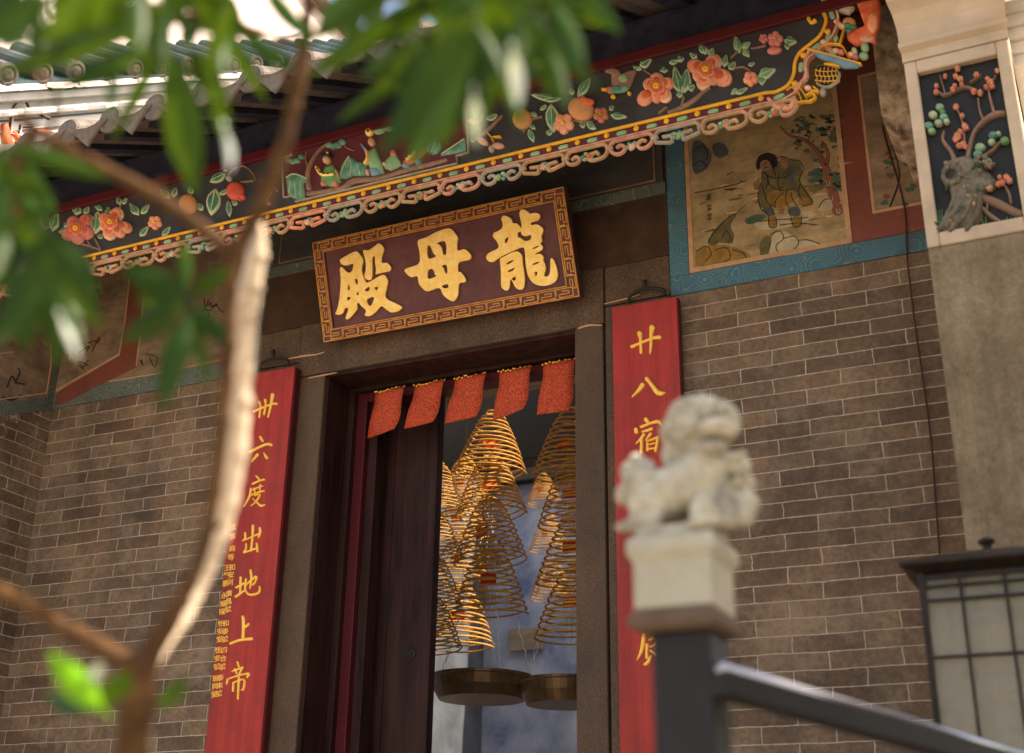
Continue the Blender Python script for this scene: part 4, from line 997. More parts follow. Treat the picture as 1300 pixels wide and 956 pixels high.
# --- carved ornaments
def leafr(b, c0, c1, wd, mp, cm='leaf_mid', ce='leaf_edge', h=.010, wavy=0.0):
    dx, dy = c1[0]-c0[0], c1[1]-c0[1]; d = hypot(dx, dy); tx, ty = dx/d, dy/d; nx, ny = -ty, tx
    prof = [(0, .05), (.12, .5), (.3, .9), (.5, 1), (.7, .8), (.88, .4), (1, 0)]
    def outl(k_):
        o = []
        for t, q in prof: w_ = q*wd/2*k_*(1+wavy*sin(t*25)); o.append((c0[0]+tx*d*(.5+(t-.5)*k_)+nx*w_, c0[1]+ty*d*(.5+(t-.5)*k_)+ny*w_))
        for t, q in reversed(prof[:-1]): w_ = q*wd/2*k_*(1+wavy*cos(t*23)); o.append((c0[0]+tx*d*(.5+(t-.5)*k_)-nx*w_, c0[1]+ty*d*(.5+(t-.5)*k_)-ny*w_))
        return o
    b.m(ce).puff(outl(1), mp, h); b.m(cm).puff(outl(.72), mp, h*.35, h0=h*.78)
    b.m(ce).stroke([(c0[0]+tx*d*.1, c0[1]+ty*d*.1, wd*.05), (c0[0]+tx*d*.85, c0[1]+ty*d*.85, wd*.03)], mp, h*.3, h0=h*1.1, k=3)
def peony(name, u, v, petals, rin, mp, ko, ki, kc='pollen'):
    b = MB()
    for i, (a, dist, ra, rb_) in enumerate(petals):
        cx, cy = u+cos(a)*dist, v+sin(a)*dist
        b.m('petal_pale' if i % 2 == 0 and ko != 'rose' else ko).puff(ell(cx, cy, ra, rb_, a), mp, .016, h0=i*.0008)
        b.m(ko).puff(ell(cx-cos(a)*ra*.12, cy-sin(a)*ra*.12, ra*.86, rb_*.84, a), mp, .006, h0=.0145+i*.0008)
        b.m(ki).puff(ell(cx-cos(a)*ra*.35, cy-sin(a)*ra*.35, ra*.6, rb_*.55, a), mp, .004, h0=.019+i*.0008)
    for i in range(5):
        a = i*1.257+.5; b.m(ko).puff(ell(u+cos(a)*rin*.55, v+sin(a)*rin*.55, rin*.62, rin*.62, a), mp, .008, h0=.021)
        b.m(ki).puff(ell(u+cos(a)*rin*.45, v+sin(a)*rin*.45, rin*.45, rin*.45, a), mp, .004, h0=.0285)
    for i in range(7):
        a = i*.9; b.m(kc).puff(ell(u+cos(a)*rin*.24, v+sin(a)*rin*.24, rin*.2, rin*.2, 0, 7), mp, .010, h0=.027)
    return b.build(name, ev, smooth=True)
g6 = crop(740, 40, 6.375, EP)
peony('peony', 612, 470, [(-1.7, 70, 62, 62), (-.5, 85, 58, 52), (.8, 70, 68, 60), (2.5, 130, 70, 58), (-2.7, 70, 58, 55), (1.7, 60, 60, 50)], 62, g6, 'coral', 'coral_deep')
peony('peony', 1010, 335, [(-1.0, 90, 75, 68), (.35, 125, 88, 72), (1.9, 85, 70, 60), (-2.7, 95, 80, 62), (2.7, 60, 65, 60), (.9, 60, 70, 55)], 66, g6, 'coral', 'coral_deep')
for c0, c1, wd in (((800, 520), (740, 280), 90), ((820, 500), (850, 300), 90), ((800, 250), (780, 200), 60), ((660, 340), (655, 290), 60), ((1000, 190), (940, 90), 60), ((1020, 200), (1060, 140), 60), ((930, 220), (865, 180), 50), ((1140, 290), (1165, 190), 55), ((1180, 310), (1240, 250), 60), ((850, 470), (910, 440), 60), ((780, 540), (790, 480), 50), ((460, 290), (560, 225), 70), ((480, 310), (405, 290), 35), ((225, 680), (360, 695), 55), ((215, 640), (255, 605), 35), ((700, 260), (780, 240), 40)):
    b = MB(); leafr(b, c0, c1, wd, g6, wavy=.18); b.build('carved_leaf', ev, smooth=True)
for p in ([(700, 660, 16), (800, 620, 18), (900, 560, 18), (970, 500, 12), (1030, 460, 8)], [(800, 620, 12), (820, 540, 8)], [(620, 665, 10), (680, 620, 10)], [(500, 320, 5), (560, 360, 5)]):
    b = B('twig'); b.stroke(p, g6, .012); b.build('carved_branch', ev, smooth=True)
b = MB() # bird
b.m('twig').puff([(175, 305), (215, 290), (300, 320), (350, 350), (420, 310), (440, 330), (400, 420), (380, 470), (300, 480), (235, 440), (235, 350), (180, 330)], g6, .014)
b.m('teal').puff(ell(300, 480, 85, 32, -.1), g6, .010, h0=.010); b.m('mint').puff(ell(335, 395, 38, 30), g6, .006, h0=.012)
b.m('rose').puff(ell(225, 480, 30, 28), g6, .018); b.m('yellow').puff([(150, 465), (200, 462), (205, 488), (155, 485)], g6, .012); b.puff(ell(248, 532, 20, 18), g6, .01); b.puff(ell(378, 505, 16, 18), g6, .01)
b.build('carved_bird', ev, smooth=True)
def small_flower(u, v, r, mp, k1='coral', kc='pollen', name='small_blossom', ph=.3):
    b = MB(); blossom(b, u, v, r, mp, .014, k1, k1, kc, 5, ph); return b.build(name, ev, smooth=True)
small_flower(150, 680, 62, g6)
# right side sprays
g7 = crop(900, 10, 6.375, EP)
for c0, c1, wd in (((250, 370), (215, 225), 60), ((270, 330), (340, 280), 55), ((280, 340), (330, 400), 55), ((240, 320), (205, 335), 40), ((400, 560), (545, 500), 85), ((430, 560), (430, 630), 60), ((320, 470), (375, 450), 30), ((610, 270), (715, 280), 75), ((630, 290), (640, 340), 45), ((220, 700), (320, 650), 40), ((230, 660), (180, 705), 40), ((380, 580), (390, 545), 40)):
    b = MB(); leafr(b, c0, c1, wd, g7, wavy=.2, cm=random.choice(['leaf_mid', 'leaf_lime'])); b.build('carved_leaf', ev, smooth=True)
for p in ([(180, 410, 7), (240, 350, 6)], [(345, 335, 5), (400, 325, 5), (460, 310, 5)], [(200, 495, 6), (290, 485, 6), (365, 545, 5)]):
    b = B('twig'); b.stroke(p, g7, .010); b.build('carved_branch', ev, smooth=True)
small_flower(540, 260, 62, g7, 'rose', 'rose', ph=1.1); small_flower(445, 255, 36, g7, 'rose', 'coral'); small_flower(340, 580, 58, g7, 'coral', 'rose')
b = B('rose'); b.puff(ell(535, 350, 62, 30, -.15), g7, .016); b.build('petal', ev, smooth=True)
# peach / pomegranate group
g5 = crop(580, 80, 6.375, EP)
b = B('fruit'); b.puff(ell(1010, 380, 105, 95, .4, 16), g5, .024); b.m('coral_deep').puff([(1010, 310), (1030, 280), (1060, 300), (1120, 315), (1125, 345), (1080, 370), (1030, 345)], g5, .012, h0=.014); b.build('peach', ev, smooth=True)
b = B('fruit'); b.puff(ell(535, 460, 78, 82, 0, 16), g5, .024); b.build('peach', ev, smooth=True)
for c0, c1, wd in (((980, 280), (1085, 120), 75), ((940, 260), (925, 205), 45), ((830, 300), (600, 260), 60), ((700, 300), (850, 290), 50), ((765, 335), (785, 570), 110), ((745, 590), (755, 540), 50), ((730, 345), (675, 385), 30), ((1010, 480), (1030, 530), 45), ((1050, 490), (1130, 540), 50), ((585, 540), (625, 645), 50), ((600, 410), (655, 430), 45), ((590, 500), (640, 540), 35), ((190, 480), (160, 310), 95), ((240, 460), (335, 420), 55), ((140, 640), (120, 620), 30)):
    b = MB(); leafr(b, c0, c1, wd, g5); b.build('carved_leaf', ev, smooth=True)
small_flower(868, 495, 82, g5, 'coral'); small_flower(1170, 425, 62, g5, 'coral')
for p in ([(150, 625, 7), (210, 580, 11), (290, 510, 12), (370, 430, 7)], [(180, 580, 6), (185, 500, 6)], [(540, 560, 6), (600, 470, 6), (690, 440, 7)], [(920, 460, 6), (1000, 480, 6), (1100, 480, 5)]):
    b = B('twig'); b.stroke(p, g5, .011); b.build('carved_branch', ev, smooth=True)
b = B('petal_pale'); b.puff(ell(138, 476, 45, 24, 0), g5, .014); b.build('bud', ev, smooth=True)
b = MB(); b.m('pink').puff(ell(215, 640, 50, 26, .5), g5, .014); b.puff(ell(338, 676, 52, 26, .05), g5, .014); b.m('stone_grn').puff(ell(285, 700, 24, 30), g5, .014); b.m('yellow').stroke([(260, 580, 7), (285, 605, 7), (300, 640, 6)], g5, .02); b.stroke([(300, 610, 6), (360, 605, 7)], g5, .02)
b.build('carved_butterfly', ev, smooth=True)
# left group
g2 = crop(190, 180, 6.375, EP)
b = B('fruit'); b.puff(ell(318, 510, 72, 80, 0, 16), g2, .024); b.build('peach', ev, smooth=True)
b = B('fruit_red'); b.puff(ell(700, 405, 70, 75, .2, 16), g2, .024); b.puff(ell(755, 450, 26, 26), g2, .018); b.puff(ell(735, 470, 16, 16), g2, .02); b.build('pomegranate', ev, smooth=True)
for c0, c1, wd in (((620, 260), (490, 330), 75), ((620, 240), (600, 195), 50), ((170, 460), (85, 390), 60), ((190, 450), (220, 370), 50), ((340, 430), (330, 360), 50), ((540, 380), (500, 600), 120), ((430, 560), (400, 500), 50), ((640, 480), (650, 610), 50), ((670, 490), (715, 505), 50), ((570, 430), (640, 390), 40), ((900, 500), (985, 400), 45), ((1000, 260), (1055, 225), 50)):
    b = MB(); leafr(b, c0, c1, wd, g2); b.build('carved_leaf', ev, smooth=True)
b = B('twig')
for p in ([(640, 280, 5), (690, 215, 5), (770, 200, 6), (840, 260, 6), (860, 310, 5)], [(740, 330, 5), (840, 320, 6)], [(1010, 290, 8), (990, 360, 9), (1040, 400, 7)]): b.stroke(p, g2, .010)
b.m('stone_grn').puff(ell(648, 300, 26, 24), g2, .014); b.m('coral').puff(ell(965, 500, 20, 20), g2, .012)
b.build('carved_branch', ev, smooth=True)
g1 = crop(40, 200, 6.375, EP)
peony('peony', 390, 590, [(-2.2, 65, 65, 60), (-.9, 100, 60, 50), (.3, 70, 55, 60), (1.7, 60, 60, 60), (2.7, 80, 68, 55)], 55, g1, 'rose', 'coral_deep')
peony('peony', 668, 540, [(-1.2, 80, 60, 55), (.3, 100, 60, 48), (1.9, 80, 60, 58), (-2.6, 70, 60, 55), (2.8, 60, 50, 45), (.9, 85, 55, 45)], 55, g1, 'coral', 'coral_deep')
small_flower(1005, 530, 55, g1, 'coral'); small_flower(30, 545, 70, g1, 'coral_deep', 'coral'); small_flower(-250, 610, 80, g1, 'rose')
for c0, c1, wd in (((170, 600), (215, 435), 75), ((360, 470), (390, 370), 70), ((430, 460), (470, 400), 45), ((520, 620), (545, 430), 90), ((540, 430), (560, 390), 60), ((620, 470), (630, 400), 45), ((290, 590), (225, 610), 55), ((300, 560), (270, 530), 50), ((720, 390), (700, 300), 40), ((740, 380), (780, 330), 30), ((870, 470), (800, 370), 60), ((890, 460), (960, 380), 45), ((880, 640), (950, 560), 50), ((550, 660), (570, 620), 40), ((490, 650), (480, 620), 40), ((1060, 640), (1130, 560), 45)):
    b = MB(); leafr(b, c0, c1, wd, g1, wavy=.2); b.build('carved_leaf', ev, smooth=True)
for p in ([(400, 700, 8), (480, 720, 9), (560, 750, 9)], [(520, 660, 8), (560, 740, 8)], [(70, 590, 5), (160, 560, 5)], [(700, 440, 4), (730, 390, 4)], [(460, 680, 6), (500, 740, 6)]):
    b = B('twig'); b.stroke(p, g1, .010); b.build('carved_branch', ev, smooth=True)
# figure scene in its stepped frame
g3 = crop(340, 130, 6.375, EP); g4 = crop(460, 110, 6.375, EP)
# the scene spans g3 (left) to g4 (right); convert g4 coords by +765,-127.5
b = B('maroon'); XO = 765; YO = -127
fr_ = [(120, 455), (200, 430), (195, 370), (310, 340), (900, 185), (1400, 60), (1530, 30), (1605, -10), (1630, 410), (1530, 440), (1540, 500), (230, 810), (225, 755), (135, 775)]
b.flat(fr_, g3, .004); b.build('scene_ground', ev)
b = B('stone_grn'); b.stroke([(q[0], q[1], 7) for q in fr_+fr_[:1]], g3, .014, smooth=False); b.build('scene_frame', ev, smooth=False)
b = MB()
b.m('teal').puff([(580, 620), (600, 520), (650, 445), (690, 450), (740, 490), (800, 500), (810, 600), (700, 600), (640, 625)], g3, .018)
b.puff([(155, 620), (180, 585), (240, 575), (310, 600), (350, 640), (300, 660), (310, 790), (240, 800), (170, 750)], g3, .018)
b.puff(ell(1345, 350, 70, 80), g3, .018); b.puff([(1400, 440), (1560, 340), (1610, 300), (1610, 400), (1520, 420)], g3, .014)
for i in range(9):
    u = 330+i*46; b.m('leaf_mid' if i % 2 else 'teal').puff(ell(u, 345-i*12, 30, 20, -.25), g3, .014, h0=.003)
for i in range(4):
    b.m('teal').puff(ell(500+i*36, 350-i*8+(20 if i in (1, 2) else 0), 30, 26), g3, .013); b.puff(ell(170+i*36, 470-i*8+(22 if i in (1, 2) else 0), 28, 22), g3, .013)
for i in range(6): b.m('mint').puff(ell(900+i*90, 230-i*24, 55, 35), g3, .012)
b.m('leaf_edge')
for p in ([(600, 600), (640, 500), (670, 450)], [(680, 600), (690, 520), (670, 460)], [(760, 590), (740, 520)], [(190, 740), (195, 650)], [(240, 780), (235, 660)], [(285, 770), (280, 660)], [(165, 620), (230, 590), (330, 630)], [(1310, 400), (1330, 330), (1380, 300)], [(1340, 410), (1370, 340)], [(1420, 430), (1600, 310)]): b.stroke([(q[0], q[1], 5) for q in p], g3, .006, h0=.014)
b.build('carved_hills', ev, smooth=True)
b = MB(); b.m('twig'); b.stroke([(340, 700, 22), (330, 580, 18), (370, 470, 12), (430, 390, 9), (480, 350, 6)], g3, .018); b.stroke([(340, 540, 10), (315, 470, 6), (320, 420, 4)], g3, .016)
b.stroke([(330, 745, 20), (600, 700, 22), (700, 640, 26), (900, 620, 20), (1100, 560, 18), (1300, 510, 20), (1450, 470, 14)], g3, .012)
b.m('twig').stroke([(620, 350, 5), (650, 375, 5), (700, 395, 5)], g3, .01)
b.build('carved_tree', ev, smooth=True)
def figure(parts):
    b = MB()
    for key, p, h in parts:
        b.m(key)
        if len(p[0]) == 3: b.stroke(p, g3, h)
        else: b.puff(p, g3, h)
    return b.build('carved_figure', ev, smooth=True)
figure([('leaf_lime', [(440, 600), (470, 530), (540, 510), (580, 570), (600, 650), (540, 690), (440, 680)], .022), ('skin', ell(487, 475, 32, 34), .026), ('black', [(440, 460), (460, 425), (520, 420), (535, 450), (500, 455), (455, 470)], .032), ('petal_pale', ell(508, 432, 10, 10), .036), ('rose', ell(465, 670, 24, 28), .026), ('rose', ell(560, 670, 24, 26), .026), ('gold', [(415, 545, 14), (440, 590, 15), (490, 605, 15), (545, 600, 14)], .032), ('skin', [(570, 570, 10), (590, 620, 9)], .028), ('black', ell(468, 700, 14, 10), .022)])
figure([('blue', [(760, 330), (800, 370), (820, 440), (790, 400), (760, 350)], .018), ('skin', ell(850, 330, 28, 34), .024), ('gold', ell(828, 245, 34, 38), .022), ('maroon', ell(828, 245, 14, 16), .027), ('mint', [(820, 400), (880, 370), (930, 500), (950, 580), (850, 600), (820, 500)], .02), ('gold', [(815, 410, 12), (822, 470, 12), (800, 510, 9)], .03), ('blue', [(830, 540), (900, 540), (930, 590), (850, 605)], .024), ('skin', ell(820, 575, 16, 26), .022)])
figure([('coral_deep', [(1100, 500), (1160, 430), (1240, 360), (1280, 340), (1300, 400), (1230, 470), (1150, 520)], .022), ('gold', [(1145, 475, 16), (1200, 430, 18), (1250, 370, 18), (1275, 330, 14)], .032), ('blue', ell(1130, 525, 34, 18), .024), ('blue', ell(1225, 490, 26, 30), .024), ('skin', ell(1300, 330, 22, 24), .026), ('black', ell(1305, 308, 22, 12), .03)])
figure([('mint', [(960, 480), (1000, 440), (1060, 440), (1090, 520), (1000, 560), (950, 540)], .018), ('skin', ell(958, 510, 20, 20), .022), ('rose', [(1000, 400), (1040, 390), (1050, 450), (1000, 450)], .018)])
b = B('black')
for u, v in ((430, 560), (455, 590), (480, 600), (515, 600), (1150, 470), (1185, 445), (1215, 410), (1240, 375), (1262, 345), (825, 240)): b.stroke([(u-6, v-5, 2.5), (u+6, v+5, 2.5)], g3, .003, h0=.0325, k=3); b.stroke([(u-6, v+5, 2.5), (u+6, v-4, 2.5)], g3, .003, h0=.0325, k=3)
b.build('scene_marks', ev)
# finial carving beyond the curve: tray of flowers, lattice vase, lingzhi scroll
b = MB(); g8 = crop(980, 0, 6.5, planeY(EY+.01))
b.m('stone_grn').puff([(355, 600), (380, 545), (430, 540), (520, 560), (570, 610), (560, 680), (490, 730), (430, 735), (370, 700)], g8, .012)
b.build('lattice_vase', ev, smooth=True)
b = B('black'); b.puff(chaikin([(352, 610), (380, 560), (430, 552), (520, 570), (552, 615), (540, 672), (480, 715), (430, 722), (375, 690)], 1), g8, .002, h0=.0125); b.build('vase_openwork', ev)
b = B('yellow')
for i in range(6):
    u = 375+i*33; b.stroke([(u, 570+abs(i-2.5)*6, 5), (u-8, 620, 5), (u+6, 660, 5), (u-4, 705-abs(i-2.5)*8, 4)], g8, .012, h0=.006)
for v in (595, 635, 675): b.stroke([(365, v, 5), (440, v+12, 5), (540, v+5, 5)], g8, .011, h0=.006)
b.build('lattice', ev, smooth=True)
b = MB(); b.m('blue').puff([(305, 425), (345, 420), (420, 440), (560, 480), (700, 520), (745, 545), (700, 570), (600, 572), (500, 530), (400, 490)], g8, .02)
b.m('yellow').stroke([(300, 425, 7), (400, 450, 8), (560, 495, 8), (740, 545, 7)], g8, .026)
b.stroke([(440, 540, 9), (500, 545, 18), (560, 560, 9)], g8, .018)
b.m('yellow').stroke([(400, 430, 7), (415, 395, 7), (455, 400, 7), (455, 435, 6)], g8, .02); b.stroke([(420, 390, 6), (500, 375, 7), (580, 390, 7), (620, 450, 7), (640, 490, 6)], g8, .02); b.stroke([(560, 385, 7), (585, 300, 8), (600, 250, 6)], g8, .02)
for u, v, k_ in ((380, 400, 'rose'), (480, 420, 'rose'), (530, 430, 'petal_pale'), (500, 455, 'mint'), (570, 440, 'rose'), (690, 480, 'rose'), (660, 460, 'petal_pale'), (430, 360, 'petal_pale')): b.m(k_).puff(ell(u, v, 32, 24), g8, .018)
b.build('flower_tray', ev, smooth=True)
b = MB(); b.m('coral_deep').puff([(700, 30), (760, -30), (890, -20), (900, 90), (890, 230), (860, 330), (860, 380), (800, 350), (700, 390), (630, 340), (620, 300), (720, 280), (800, 200), (790, 100)], g8, .03, c=(780, 250))
b.m('coral').puff(ell(840, 220, 45, 90, .1), g8, .014, h0=.02); b.m('pink').puff(ell(790, 340, 70, 30), g8, .012, h0=.016)
b.m('stone_grn').puff([(470, 70), (540, 60), (560, 30), (640, 10), (700, 20), (680, 90), (640, 130), (560, 110)], g8, .022); b.m('black').puff(ell(600, 62, 28, 14), g8, .006, h0=.02)
b.m('petal_pale').stroke([(530, 190, 20), (580, 225, 22), (640, 240, 14)], g8, .02); b.m('fruit').puff(ell(640, 195, 55, 40), g8, .02)
for c in ((675, 245), (650, 275), (630, 230)): b.m('leaf_mid').puff(ell(c[0], c[1], 34, 26), g8, .026)
b.m('mint').puff(ell(470, 320, 26, 50, .2), g8, .016); b.puff(ell(530, 330, 20, 34, .3), g8, .014); b.puff(ell(770, 400, 34, 40), g8, .018); b.puff(ell(760, 470, 40, 32), g8, .018); b.m('leaf_edge').puff(ell(685, 430, 22, 34, -.4), g8, .016)
b.build('fungus_scroll', ev, smooth=True)
b = MB(); b.m('pink').stroke([(320, 420, 18), (290, 480, 18), (280, 560, 20), (290, 640, 18), (240, 700, 18), (200, 745, 16)], g8, .02)
for p in ([(130, 760, 6), (180, 730, 6), (240, 745, 7), (290, 820, 6)], [(180, 740, 6), (230, 790, 6), (250, 850, 6)], [(290, 800, 12), (340, 780, 14), (360, 820, 12), (310, 850, 10)], [(330, 760, 10), (390, 770, 12), (350, 730, 8)], [(200, 870, 9), (260, 850, 10), (330, 850, 8)]): b.m('yellow').stroke(p, g8, .02)
b.m('petal_pale').puff(ell(300, 735, 30, 22), g8, .018); b.m('stone_grn').puff(ell(425, 770, 26, 34), g8, .018)
b.m('leaf_mid').puff(ell(130, 815, 55, 14), g8, .018); b.m('rose').puff(ell(60, 860, 60, 40), g8, .012); b.m('coral').stroke([(-20, 830, 18), (60, 900, 24), (160, 890, 26), (190, 820, 20)], g8, .02)
b.build('tendrils', ev, smooth=True)

# ------------------------------------------------------------------ cut-paper banners in the doorway
cr = crop(460, 440, 4.483, planeY(.17))
Q = [[(75, 260), (240, 230), (175, 465), (20, 520)], [(300, 225), (468, 190), (395, 425), (230, 465)], [(530, 180), (703, 155), (640, 395), (460, 435)], [(780, 145), (960, 115), (910, 350), (735, 420)], [(1030, 100), (1210, 75), (1170, 360), (985, 385)]]
LB = ['red cut-paper banner, leftmost of five under the door head', 'red cut-paper banner, second from the left under the door head', 'red cut-paper banner, middle one of five under the door head', 'red cut-paper banner, second from the right with curled corner', 'brighter red cut-paper banner, rightmost of five against the stone jamb']
for qd, lab in zip(Q, LB):
    t = thing('paper_banner', lab, 'paper banner', cr((qd[0][0]+qd[1][0])/2, qd[0][1]), 'red cut-paper banners hung in the doorway')
    b = B('lace'); n = 10; vs = []
    for j in range(n+1):
        for i in range(5):
            s_, q = i/4, j/n
            u = (qd[0][0]*(1-s_)+qd[1][0]*s_)*(1-q)+(qd[3][0]*(1-s_)+qd[2][0]*s_)*q
            v = (qd[0][1]*(1-s_)+qd[1][1]*s_)*(1-q)+(qd[3][1]*(1-s_)+qd[2][1]*s_)*q
            u += 14*sin(q*pi)+5*sin(q*7+s_*2)
            vs.append(cr(u, v, .012*sin(q*4+i*.4)))
    fs = [(j*5+i, j*5+i+1, (j+1)*5+i+1, (j+1)*5+i) for j in range(n) for i in range(4)]
    b.add(vs, fs); o = b.build('sheet', t, smooth=True); so_ = o.modifiers.new('thick', 'SOLIDIFY'); so_.thickness = .0015
    b = B('gold_text')
    for i in range(14):
        s_ = i/13; u = qd[0][0]*(1-s_)+qd[1][0]*s_; v = qd[0][1]*(1-s_)+qd[1][1]*s_
        b.ball(cr(u+random.uniform(-3, 3), v+random.uniform(-4, 8), .008), (.006, .004, .005), 6, 4)
    b.build('gilt_edge', t, smooth=True)

# ------------------------------------------------------------------ incense coils
def coil_proto(loc):
    t = thing('incense_coil', 'x', 'incense coil', loc, 'incense coils hanging behind the door')
    b = B('coil'); turns = 13; pts = []; R0 = .25; Hh = .47
    for i in range(turns*30+1):
        q = i/(turns*30); a = q*turns*2*pi
        r = .022+(R0-.022)*q**.66; z = Hh*(1-q)**1.0+.004*sin(a*1.7)
        pts.append((loc[0]+r*cos(a), loc[1]+r*sin(a), loc[2]+z+.010*sin(a+1.0)*q))
    b.tube(pts, .0062, 6); b.build('coil', t, smooth=True)
    b = B('cable'); b.tube([(loc[0], loc[1], loc[2]+Hh+.35), (loc[0], loc[1], loc[2]+Hh-.02)], .0015, 4)
    for k_ in range(3):
        a = k_*2.1; b.tube([(loc[0], loc[1], loc[2]+Hh-.02), (loc[0]+.24*cos(a), loc[1]+.24*sin(a), loc[2]+.02)], .001, 4)
    b.build('hanging_wire', t)
    b = B('tag'); b.box((loc[0]-.055, loc[1]-.075, loc[2]+.17), (loc[0]+.05, loc[1]-.072, loc[2]+.235)); b.m('gold_text').box((loc[0]-.05, loc[1]-.0765, loc[2]+.198), (loc[0]+.045, loc[1]-.0752, loc[2]+.208)); b.build('paper_tag', t)
    return t
coils = [ # rim centre px, half width px, depth Y, label
    (622, 602, 46, 1.55, 'top coil of the central stack of four hanging incense coils'),
    (624, 655, 46, 1.55, 'second coil from the top of the central stack of incense coils'),
    (623, 716, 48, 1.55, 'third coil down in the central stack, above the lowest one'),
    (622, 782, 49, 1.55, 'lowest and clearest incense coil of the central stack'),
    (725, 605, 50, 1.45, 'top incense coil of the stack cut off by the right door jamb'),
    (732, 668, 50, 1.45, 'second incense coil down beside the right door jamb'),
    (734, 742, 55, 1.45, 'third incense coil down beside the right door jamb, with red tag'),
    (732, 812, 55, 1.45, 'lowest large incense coil beside the right door jamb'),
    (690, 640, 22, 3.9, 'small distant incense coil in front of the bright court wall, upper right'),
    (697, 700, 26, 3.9, 'small distant incense coil low beside the bright gap'),
    (556, 650, 34, 1.35, 'upper incense coil half hidden by the door leaf'),
    (553, 712, 36, 1.35, 'middle incense coil half hidden by the door leaf'),
    (551, 772, 36, 1.35, 'lower incense coil half hidden by the door leaf'),
    (588, 640, 34, 2.6, 'rear incense coil glimpsed high between two stacks'),
    (585, 690, 38, 2.6, 'rear incense coil glimpsed between the door leaf and central stack'),
    (583, 745, 40, 2.6, 'rear incense coil low between the door leaf and central stack'),
    (582, 824, 46, 2.4, 'sunlit wide incense coil at the bottom left of the opening'),
    (548, 828, 40, 1.35, 'lowest incense coil beside the edge of the door leaf'),
    (700, 760, 28, 4.1, 'pale distant incense coil behind the right stack'),
]
proto = None
for i, (u, v, hw, Y, lab) in enumerate(coils):
    p = at(u, v, Y); d = (p-CAM).dot(FW); r = hw*d/F
    if proto is None:
        proto = coil_proto(p); t = proto; t['label'] = lab
    else: t = dup(proto, p, lab)
    k_ = r/.25; t.scale = (k_, k_, k_*(1.0 if i != 3 else 1.12)); t.rotation_euler = (random.uniform(-.05, .05), random.uniform(-.05, .05), random.uniform(-.4, .4))
# ash trays under the coils
for u, v, hw, lab in ((612, 862, 64, 'wide round ash tray below the central coils'), (716, 868, 56, 'round ash tray beside the right door jamb')):
    p = at(u, v, 1.7); d = (p-CAM).dot(FW); r = hw*d/F
    t = thing('ash_tray', lab, 'ash tray', p-Vector((0, 0, .16)), 'ash trays under the coils')
    b = B('tray'); b.lathe(p-Vector((0, 0, .12)), [(r*.85, 0), (r*.97, .06), (r, .115), (r*1.03, .12), (r*1.03, .135), (r*.98, .135), (r*.95, .08), (.02, .03)], 40); b.build('dish', t, smooth=False)
    for k_ in range(5):
        b = B('lime'); a = k_*2*pi/5+.5; q0 = p+Vector((r*cos(a), r*sin(a), .01)); q1 = p+Vector((.05*cos(a+2), .05, 1.1)); n_ = 70  # whitewash colour stands for sun shining on the hanging wires
        b.tube([q0.lerp(q1, i/n_)+Vector((.004*cos(i*1.3), .004*sin(i*1.3), 0)) for i in range(n_+1)], .0022, 5); b.build('twisted_cord', t)

# ------------------------------------------------------------------ cable on the right wall
b = B('cable'); b.tube([at(*p, -.02) for p in catmull([(1120, 160), (1128, 190), (1148, 262), (1152, 330), (1160, 400), (1170, 470), (1182, 560), (1188, 640), (1194, 720), (1200, 820), (1206, 990)], 4)], .0042, 6)
tag(b.build('wall_cable', smooth=True), 'thin brown cable running down the brick wall beside the pier', 'cable')

# ------------------------------------------------------------------ stone lion on its post
LYD = -3.2
LP_ = lambda u, v, dy=0.0: at(u, v, LYD+dy)
def wpx(px, t=2.12): return px*t/F
zc = LP_(870, 672).z; lx0, lx1 = at(793, 720, LYD-.09).x, at(899, 720, LYD-.09).x
cx = (lx0+lx1)/2; hwd = (lx1-lx0)/2
lion = thing('lion_statue', 'weathered pale stone guardian lion on a square pedestal, blurred in the foreground', 'statue', (cx, LYD, at(850, 790, LYD-.09).z))
ztop = at(850, 672, LYD-.09).z; zbot = at(850, 784, LYD-.09).z
b = B('ped'); 
def sqprof(b, prof):
    n = len(prof); vs = []
    for r, z in prof: vs += [(cx-r, LYD-r, z), (cx+r, LYD-r, z), (cx+r, LYD+r, z), (cx-r, LYD+r, z)]
    fs = [(i*4+j, i*4+(j+1) % 4, (i+1)*4+(j+1) % 4, (i+1)*4+j) for i in range(n-1) for j in range(4)]+[(3, 2, 1, 0), (4*n-4, 4*n-3, 4*n-2, 4*n-1)]
    b.add(vs, fs)
h0 = hwd*.94
sqprof(b, [(h0, zbot+.022), (h0, ztop-.042), (h0*1.06, ztop-.036), (h0*1.14, ztop-.026), (h0*1.14, ztop-.008), (h0*1.05, ztop)])
b.build('pedestal', lion, bevel=.004)
b = B('ped_dark'); sqprof(b, [(h0*.95, zbot-.012), (h0*1.13, zbot-.006), (h0*1.13, zbot+.010), (h0*1.02, zbot+.0215)]); b.build('pedestal_base', lion, bevel=.003)
b = B('lion')
def bl(u, v, r, dy=0.0, sy=1.0, sz=1.0, sx=1.0): b.ball(LP_(u, v, dy), (wpx(r)*sx, wpx(r)*sy, wpx(r)*sz), 18, 12)
